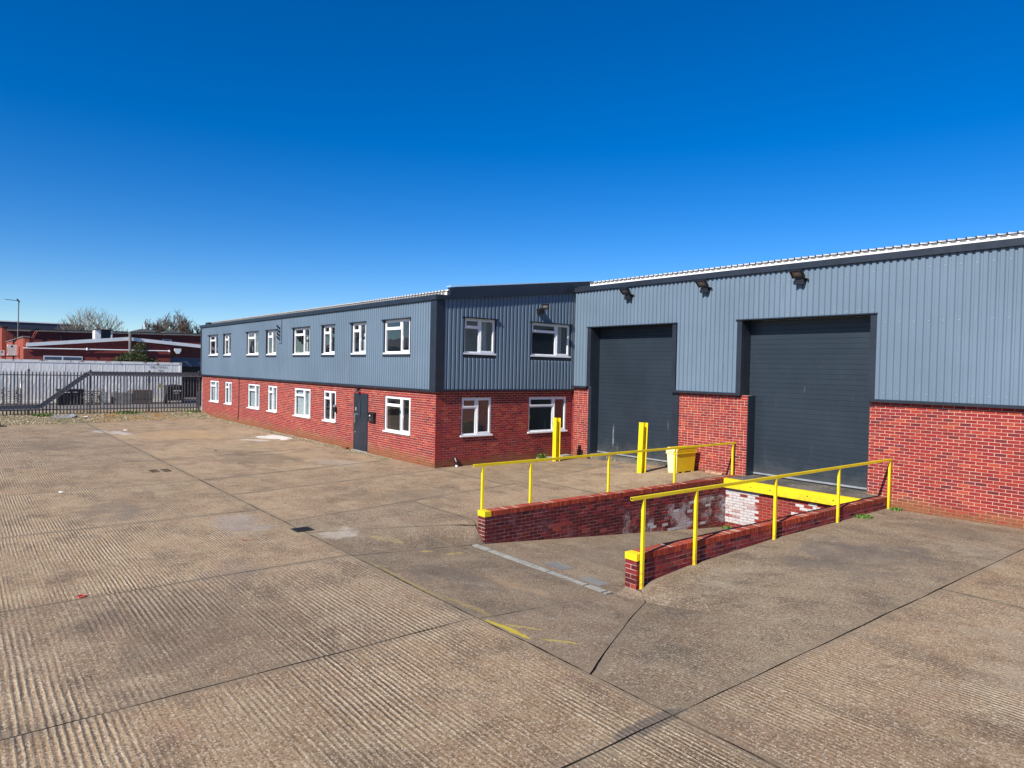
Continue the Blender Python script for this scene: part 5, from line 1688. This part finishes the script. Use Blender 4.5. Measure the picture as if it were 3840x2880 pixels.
m = MB(); frus(m, -54.1, -53.0, 11.75, 12.75, .38, 1.33, .06); m.build('bin_body', M['bingrey'], T)
m = MB(); m.prism([(11.62, 1.33), (12.88, 1.33), (12.80, 1.45), (12.25, 1.53), (11.70, 1.45)], lambda p, x: (x, p[0], p[1]), -54.2, -52.9); m.build('lid', M['bingrey'], T)
for (x, y) in ((-53.1, 11.85), (-53.1, 12.65), (-54.0, 11.85), (-54.0, 12.65)):
    m = MB(); m.tube((x, y - .03, .27), (x, y + .03, .27), .10, n=12); m.build('wheel', M['rubber'], T)
m = MB(); m.box(-52.938, -52.932, 12.0, 12.55, 1.06, 1.12); m.box(-52.938, -52.932, 12.12, 12.40, .9, .94); m.build('pale_label', M['paper'], T)
m = MB(); m.tube((-52.98, 11.55, .7), (-52.98, 11.72, 1.35), .09, .12, n=7); m.tube((-52.98, 11.5, .2), (-52.98, 11.55, .75), .12, .09, n=7)
setp(m.build('bin_liner', M['bingrey'], at=(-52.98, 11.55, .2)), 'slumped dark sack leaning on the left side of the large bin', 'sack')
scrap('white_sack', 'white plastic sack high by the office corner behind the fence', 'sack', -50.0, 13.3, 1.15, .22, M['paper'])
m = MB(); m.box(-50.4, -49.6, 12.9, 13.9, .17, 1.15); setp(m.build('dark_box', M['shed'], at=(-50, 13.4, .17)), 'dark box under the white sack by the office corner', 'box')

# ------------------------------------------------------------------ buildings behind the fence
XG = -62.0
b1 = thing('brick_building', 'low red brick building with white shallow gable fascia behind the container', 'building', (XG, 10.8, .17))
def YZ(p, x): return (x, p[0], p[1])
m = MB(); m.prism([(4.0, .17), (13.85, .17), (13.85, 4.45), (10.8, 4.78), (4.3, 4.04), (4.0, 4.0)], YZ, XG - .3, XG); m.build('gable_wall', M['farbrick_y'], b1)
m = MB(); m.prism([(13.86, 3.52), (25, 3.52), (25, 3.8), (13.86, 4.55)], YZ, XG - .5, XG - .12); m.build('recessed_wall', M['farbrick_dk'], b1)
m = MB(); m.box(XG - .5, XG - .20, 13.86, 25, 2.78, 3.518); m.build('shutter_band', M['bluegrey'], b1)
m = MB(); m.box(XG - 1.2, XG - 1.1, 13.86, 25, .17, 2.78); m.build('opening_shade', M['black'], b1)  # black sheet stands in for the shade inside the opening
m = MB(); m.box(-84, XG - .31, 3.95, 4.28, .17, 4.72); m.build('side_wall', M['farbrick_x'], b1)
m = MB(); m.box(XG - .31, XG - .002, 3.93, 3.998, .17, 3.99); m.box(XG - .31, XG - .002, 3.998, 4.29, 3.99, 4.72); m.build('wall_return', M['farbrick_x'], b1)
m = MB(); m.box(-84, XG + .02, 3.88, 4.34, 4.722, 4.80); m.build('parapet_capping', M['gutter'], b1)
for (a, b_) in (((4.10, 4.04), (10.8, 4.77)), ((10.8, 4.77), (25, 3.72))):
    m = MB(); m.prism([(a[0], a[1]), (b_[0], b_[1]), (b_[0], b_[1] + .28), (a[0], a[1] + .26)], YZ, XG + .001, XG + .18); m.build('fascia_board', M['white'], b1)
m = MB(); m.prism([(4.3, 4.28), (10.8, 5.0), (25, 3.95), (25, 3.9), (10.8, 4.9), (4.3, 4.2)], YZ, -83, XG); m.build('roof', M['roofdark'], b1)
m = MB(); m.box(XG + .01, XG + .04, 5.16, 7.65, 2.2, 3.40); fr = m.build('window', M['upvc'], b1)
for (a, b_) in ((5.22, 6.3), (6.4, 7.59)):
    m = MB(); m.box(XG + .041, XG + .045, a, b_, 2.3, 3.33); m.build('pane', M['bluegrey'], fr)
pz = thing('white_pipe', 'long thin white pipe running along the brick gable behind the container', 'pipe', (XG + .1, 8.8, 3.95))
m = MB(); m.tube((XG + .12, 3.9, 3.92), (XG + .12, 13.8, 4.03), .045, n=6); m.build('pipe_run', M['white'], pz)
for y in (7.95, 13.75):
    m = MB(); m.tube((XG + .12, y, 3.82 + .01 * y), (XG + .12, y, 4.04 + .005 * y), .09, .07, n=8); m.build('junction_box', M['white'], pz)
m = MB(); m.tube((XG + .35, 10.83, .17), (XG + .35, 10.83, 5.42), .11, n=8); m.tube((XG + .35, 10.83, 5.38), (XG + .35, 10.83, 5.46), .15, n=8)
setp(m.build('flue_pipe', M['gutter'], at=(XG + .35, 10.83, .17)), 'vertical grey flue pipe in front of the gable apex', 'pipe')
m = MB(); m.prism([(14.12, 4.25), (14.62, 4.25), (14.62, 4.08), (14.48, 3.83), (14.28, 3.83), (14.12, 4.08)], YZ, XG + .05, XG + .25)
setp(m.build('alarm_box', M['white'], at=(XG + .1, 14.4, 4.0)), 'white six-sided alarm box high on the shaded brick recess', 'alarm box')
v = thing('roof_vent_housing', 'white roof vent housing with dark louvre and corrugated top on the gable roof', 'roof vent', (-63.5, 9.2, 4.8))
m = MB(); m.box(-64.6, -63.3, 8.65, 9.05, 4.4, 5.56); m.build('housing_side', M['white'], v)
m = MB(); m.box(-64.6, -63.35, 9.05, 9.15, 4.4, 5.56); m.build('housing_post', M['board'], v)
m = MB(); m.box(-64.6, -63.4, 9.15, 9.75, 4.6, 5.52); m.build('louvre', M['black'], v)
m = MB(); m.prism([(9.75, 4.8), (9.84, 4.8), (9.88, 5.56), (9.75, 5.56)], YZ, -64.6, -63.3); m.build('housing_side', M['white'], v)
m = MB()
for k in range(12): m.prism([(8.6 + k * .11, 5.565), (8.71 + k * .11, 5.565), (8.69 + k * .11, 5.62), (8.63 + k * .11, 5.62)], YZ, -64.7, -63.2)
m.build('corrugated_cover', M['roofdark'], v)['kind'] = 'stuff'
def acunit(label, x, y0, y1, z0, z1, d):
    T = thing('air_conditioner', label, 'air conditioner', (x, (y0 + y1) / 2, z0), 'air conditioners on the brick side wall')
    m = MB(); m.box(x - d, x, y0, y1, z0, z1); m.build('casing', M['acwhite'], T)
    m = MB(); m.tube((x - d * .5, y0 - .01, (z0 + z1) / 2), (x - d * .5, y0 - .02, (z0 + z1) / 2), (z1 - z0) * .36, n=16); m.build('fan_grille', M['gutter'], T)
    m = MB(); m.box(x + .001, x + .01, y0 + .35 * (y1 - y0), y0 + .55 * (y1 - y0), z1 - .2, z1 - .07); m.build('badge', M['black'], T)
    m = MB(); m.box(x - d, x - d + .05, y0, 3.94, z0 - .08, z0 - .02); m.box(x - .05, x, y0, 3.94, z0 - .08, z0 - .02); m.build('wall_bracket', M['black'], T)
acunit('larger beige air conditioner on the sunlit brick side wall', -66.0, 3.2, 3.76, 3.38, 4.21, .85)
acunit('smaller beige air conditioner cut by the left edge of the picture', -70.0, 2.85, 3.18, 3.36, 3.80, .7)
m = MB(); m.tube((-68, 3.9, 4.8), (-72, 3.9, 4.6), .05, n=6); m.tube((-72, 3.88, .2), (-72, 3.88, 5.2), .06, n=6)
setp(m.build('drain_pipe', M['black'], at=(-72, 3.88, .2)), 'dark curved pipe on the sunlit side wall', 'pipe')
m = MB()
for s_ in (0, .12): m.tube((-63, 4.35 + s_, 4.35), (-63, 4.75 + s_, 5.25), .035, n=6)
setp(m.build('paired_hoses', M['farbrick_x'], at=(-63, 4.5, 4.35)), 'pair of slanting pinkish hoses beside the white fascia', 'hose')

XH = -84.0
b2 = thing('long_brick_building', 'long red brick building with dark roof and grey gutter behind the gable', 'building', (XH, 14, .1))
m = MB(); m.prism([(3.92, .1), (34, .1), (34, 6.4), (3.92, 5.90)], YZ, XH - .3, XH); m.build('long_wall', M['farbrick_y'], b2)
m = MB(); m.prism([(4.0, 5.86), (34, 6.46), (34, 6.60), (4.0, 6.0)], YZ, XH + .001, XH + .22); m.build('gutter', M['gutter'], b2)
m = MB(); m.prism([(4.0, 6.0), (34, 6.6), (34, 6.72), (4.0, 6.12)], YZ, XH - 1.0, XH + .15)
m.raw([(XH + .1, 4.0, 6.05), (XH + .1, 34, 6.65), (XH - 8, 34, 7.0), (XH - 8, 4.0, 6.4)], [(0, 1, 2, 3)])
m.build('roof', M['roofdark'], b2)
m = MB(); m.box(-91.5, XH + .002, 3.6, 3.915, .1, 6.22); m.build('end_pier', M['farbrick_x'], b2)
m = MB(); m.box(-91.6, XH + .06, 3.54, 4.1, 6.22, 6.34); m.build('pier_capping', M['roofdark'], b2)
for y in (11.0, 24.2):
    m = MB(); m.tube((XH + .1, y * .5 + 3, .1), (XH + .1, y * .5 + 3, 5.9), .05, n=6); m.build('downpipe', M['black'], b2)
m = MB(); m.box(XH + .01, XH + .03, 17.9, 18.9, 5.3, 5.65)
acb = setp(m.build('window_air_unit', M['acwhite'], at=(XH, 18.4, 5.4)), 'small white louvred unit high on the far brick wall', 'air conditioner')
m = MB(); m.box(XH + .031, XH + .035, 18.1, 18.7, 5.42, 5.56); m.build('louvre', M['gutter'], acb)
ae = thing('television_aerial', 'tall thin television aerial on a mast above the brick building', 'aerial', (XH + .5, 4.87, 5.2))
m = MB(); m.tube((XH + .5, 4.84, 5.2), (XH + .5, 4.90, 8.88), .05, n=6); m.build('mast', M['gutter'], ae)
m = MB(); m.tube((XH + .5, 4.95, 8.82), (XH + .5, 3.78, 8.92), .028, n=6)
for k in range(9): m.tube((XH + .3, 4.7 - k * .11, 8.84 + .009 * k), (XH + .7, 4.7 - k * .11, 8.84 + .009 * k), .012, n=4)
m.build('boom', M['darkmetal'], ae)
m = MB(); m.mbox(Matrix.Translation((XH + .5, 4.86, 8.86)) @ Matrix.Rotation(.6, 4, 'X'), .1, .12, .38); m.build('reflector', M['darkmetal'], ae)

m_ = thing('dark_shed', 'long dark blue shed with pale roof edge at the far left', 'shed', (-130, 0, 0))
m = MB(); m.prism([(-20, 0), (16.2, 0), (16.2, 8.80), (-20, 8.62)], YZ, -150, -130); m.build('shed_wall', M['shed'], m_)
m = MB(); m.prism([(-20, 8.63), (16.2, 8.81), (16.2, 8.95), (-20, 8.86)], YZ, -150, -129.9); m.build('roof_edge', M['white'], m_)
h = thing('distant_house', 'distant low roofs with a white chimney beyond the brick building', 'house', (-120, 23.3, 0))
m = MB(); m.box(-124, -120, 22.0, 24.6, 0, 7.9); m.build('house_wall', M['white'], h)
m = MB(); m.prism([(21.8, 7.9), (24.8, 7.9), (24.2, 8.2), (22.5, 8.2)], YZ, -124.5, -119.5); m.build('roof', M['gutter'], h)
m = MB(); m.tube((-120, 23.05, 8.1), (-120, 23.05, 8.95), .12, n=8); m.build('chimney', M['white'], h)
h = thing('distant_house', 'second distant low roof right of the white chimney', 'house', (-120, 27, 0))
m = MB(); m.box(-124, -120, 26.0, 27.6, 0, 7.8); m.build('house_wall', M['white'], h)
m = MB(); m.prism([(25.6, 7.8), (28.6, 7.8), (27.6, 8.05), (26.4, 8.05)], YZ, -124.5, -119.5); m.build('roof', M['gutter'], h)

# ------------------------------------------------------------------ trees
def bare_tree(name, label, base, h, spread, seed, mat, stems=1, trunk=2.0, r0=.25, levels=5, kids=4, twig=.018, group=None, splay=.55):
    R = random.Random(seed)
    T = thing(name, label, 'tree', base, group)
    tr, cr = MB(), MB()
    base = Vector(base)
    cen = base + Vector((0, 0, trunk + (h - trunk) * .45))
    ra = Vector((spread, spread, (h - trunk) * .56))
    def inside(p, k=1.0):
        q = p - cen
        return (q.x / ra.x) ** 2 + (q.y / ra.y) ** 2 + (q.z / ra.z) ** 2 < k
    def grow(p, d, L, r, lv):
        nseg = 3 if lv < levels - 1 else 2
        pp = p
        pts = [p]
        for s in range(nseg):
            d = (d + Vector((R.gauss(0, .13), R.gauss(0, .13), R.gauss(.04, .09)))).normalized()
            q = pp + d * (L / nseg)
            if lv > 0 and not inside(q, 1.08): break
            ra_ = r * (1 - .45 * s / nseg); rb = r * (1 - .45 * (s + 1) / nseg)
            (tr if lv < 2 else cr).tube(pp, q, max(ra_, twig), max(rb, twig * .7), n=6 if lv < 2 else 3, cap=False)
            pp = q; pts.append(q)
        if lv >= levels or len(pts) < 2: return
        n = kids + R.choice((-1, 0, 0, 1))
        for k in range(n):
            t = R.uniform(.35, 1.0)
            i = min(len(pts) - 2, int(t * (len(pts) - 1)))
            o = pts[i].lerp(pts[i + 1], R.random()) if k else pts[-1]
            a = R.uniform(0, 6.283); sp = R.uniform(.35, .85)
            dd = (d + Vector((math.cos(a) * sp, math.sin(a) * sp, R.uniform(-.15, .4)))).normalized()
            grow(o, dd, L * R.uniform(.55, .8), r * .55, lv + 1)
    if stems == 1:
        tr.tube(base, base + Vector((0, 0, trunk)), r0, r0 * .75, n=8, cap=False)
        for k in range(6):
            a = k * 1.05 + R.uniform(-.3, .3)
            grow(base + Vector((0, 0, trunk * R.uniform(.75, 1))), Vector((math.cos(a) * splay, math.sin(a) * splay, R.uniform(.5, 1.1))).normalized(), (h - trunk) * .42, r0 * .6, 1)
    else:
        tr.tube(base, base + Vector((0, 0, trunk)), r0, r0 * .9, n=8, cap=False)
        for k in range(stems):
            a = R.uniform(0, 6.283); e = R.uniform(.1, 1.3)
            grow(base + Vector((R.uniform(-.3, .3), R.uniform(-.5, .5), trunk * .9)), Vector((math.cos(a) * e, math.sin(a) * e, 1.0)).normalized(), (h - trunk) * R.uniform(.42, .6), r0 * .4, 1)
    tr.build('trunk', mat, T, fix=False)
    cr.build('crown', mat, T, fix=False)
    return T
bare_tree('bare_tree', 'wide bare pale-twigged tree behind the roof vent housing', (-100, 13.3, 0), 9.9, 4.1, 11, M['bark'], stems=34, trunk=2.4, r0=.26, levels=4, kids=3, twig=.013)
TG = 'bare trees on the skyline'
bare_tree('bare_tree', 'small rounded bare tree left of the larger skyline group', (-180, 36.4, 0), 14.0, 2.3, 21, M['bark2'], trunk=7, r0=.3, twig=.034, group=TG, levels=5, kids=4)
bare_tree('bare_tree', 'broad bare tree, left half of the skyline group', (-180, 39.6, 0), 15.4, 3.6, 22, M['bark2'], trunk=5, r0=.4, twig=.034, group=TG, kids=4)
bare_tree('bare_tree', 'tallest bare tree in the middle of the skyline group', (-184, 42.2, 0), 16.6, 3.2, 23, M['bark2'], trunk=5, r0=.4, twig=.034, group=TG, kids=4)
bare_tree('bare_tree', 'rounded bare tree at the right end of the skyline group', (-180, 44.7, 0), 15.4, 2.5, 24, M['bark2'], trunk=7, r0=.35, twig=.034, group=TG, kids=4)
bare_tree('bare_tree', 'faint bare tree just above the dark shed roof', (-200, 18.6, 0), 13.6, 2.4, 25, M['bark2'], trunk=8, r0=.3, twig=.03, group=TG, levels=4, kids=4)
bare_tree('bare_tree', 'small bare tree peeping over the office eaves at its far corner', (-180, 49.2, 0), 14.4, 2.2, 26, M['bark2'], trunk=8, r0=.3, twig=.03, group=TG, levels=4, kids=4)
bare_tree('bare_tree', 'bare tree left of the yard, mirrored in the upper office windows', (-74, -9.0, 0), 13.5, 6.0, 31, M['bark2'], trunk=3, r0=.4, twig=.03, levels=4, kids=5)

def leafy(name, label, base, blobs, n, seed, mat, size):
    R = random.Random(seed)
    T = thing(name, label, 'bush', base)
    b = Vector(base)
    m = MB()
    for k in range(7):
        a = R.uniform(0, 6.28)
        bl = R.choice(blobs)
        m.tube(b, (bl[0], bl[1], bl[2]), .05, .015, n=5, cap=False)
    m.build('branches', M['bark2'], T, fix=False)
    m = MB()
    tot = sum(q[3] * q[4] * q[5] for q in blobs)
    for (cx, cy, cz, rx, ry_, rz_) in blobs:
        cnt = int(n * rx * ry_ * rz_ / tot)
        for k in range(cnt):
            a = R.uniform(0, 6.283); c = R.uniform(-1, 1); q = R.random() ** .33
            s_ = math.sqrt(1 - c * c)
            p = Vector((cx + rx * q * s_ * math.cos(a), cy + ry_ * q * s_ * math.sin(a), cz + rz_ * q * c))
            d1 = Vector((R.gauss(0, 1), R.gauss(0, 1), R.gauss(0, .5))).normalized() * size * R.uniform(.5, 1.3)
            d2 = d1.cross(Vector((R.gauss(0, 1), R.gauss(0, 1), R.gauss(0, 1)))).normalized() * size * .35
            m.face([p - d1, p + d2, p + d1, p - d2], 0, R.random())
    m.build('foliage', mat, T, fix=False, rnd=True)
    return T
leafy('evergreen_bush', 'dark straggly evergreen bush rising behind the container before the gable', (-58.3, 10.6, .17),
      [(-58.3, 10.55, 3.2, .8, 1.1, .75), (-58.4, 10.95, 4.0, .5, .55, .65), (-58.2, 9.7, 3.1, .6, .7, .42), (-58.3, 11.7, 3.0, .6, .7, .42), (-58.3, 10.7, 2.0, .9, 1.5, 1.3)], 9000, 5, M['ivy'], .085)
leafy('dark_conifer', 'small dark evergreen against the sky left of the office corner', (-178, 46.9, 0), [(-178, 46.9, 9.5, 1.5, .9, 1.9), (-178, 48.0, 9.0, 1.5, 1.0, 1.6)], 2500, 6, M['ivy'], .25)

# shed beyond the left edge of the yard, seen only as a reflection in the office glass
rs = thing('grey_shed', 'plain grey shed left of the yard, mirrored low in the upper office windows', 'shed', (-95, -32, 0))
m = MB(); m.box(-130, -62, -52, -30, 0, 6.2); m.build('shed_wall', M['clad'], rs)
m = MB(); m.prism([(-52.5, 6.2), (-29.5, 6.2), (-41, 8.4)], YZ, -130.5, -61.5); m.build('roof', M['roofgrey'], rs)
print('objects', len(bpy.data.objects), 'tris', sum(sum(len(p.vertices) - 2 for p in o.data.polygons) for o in bpy.data.objects if o.type == 'MESH'))
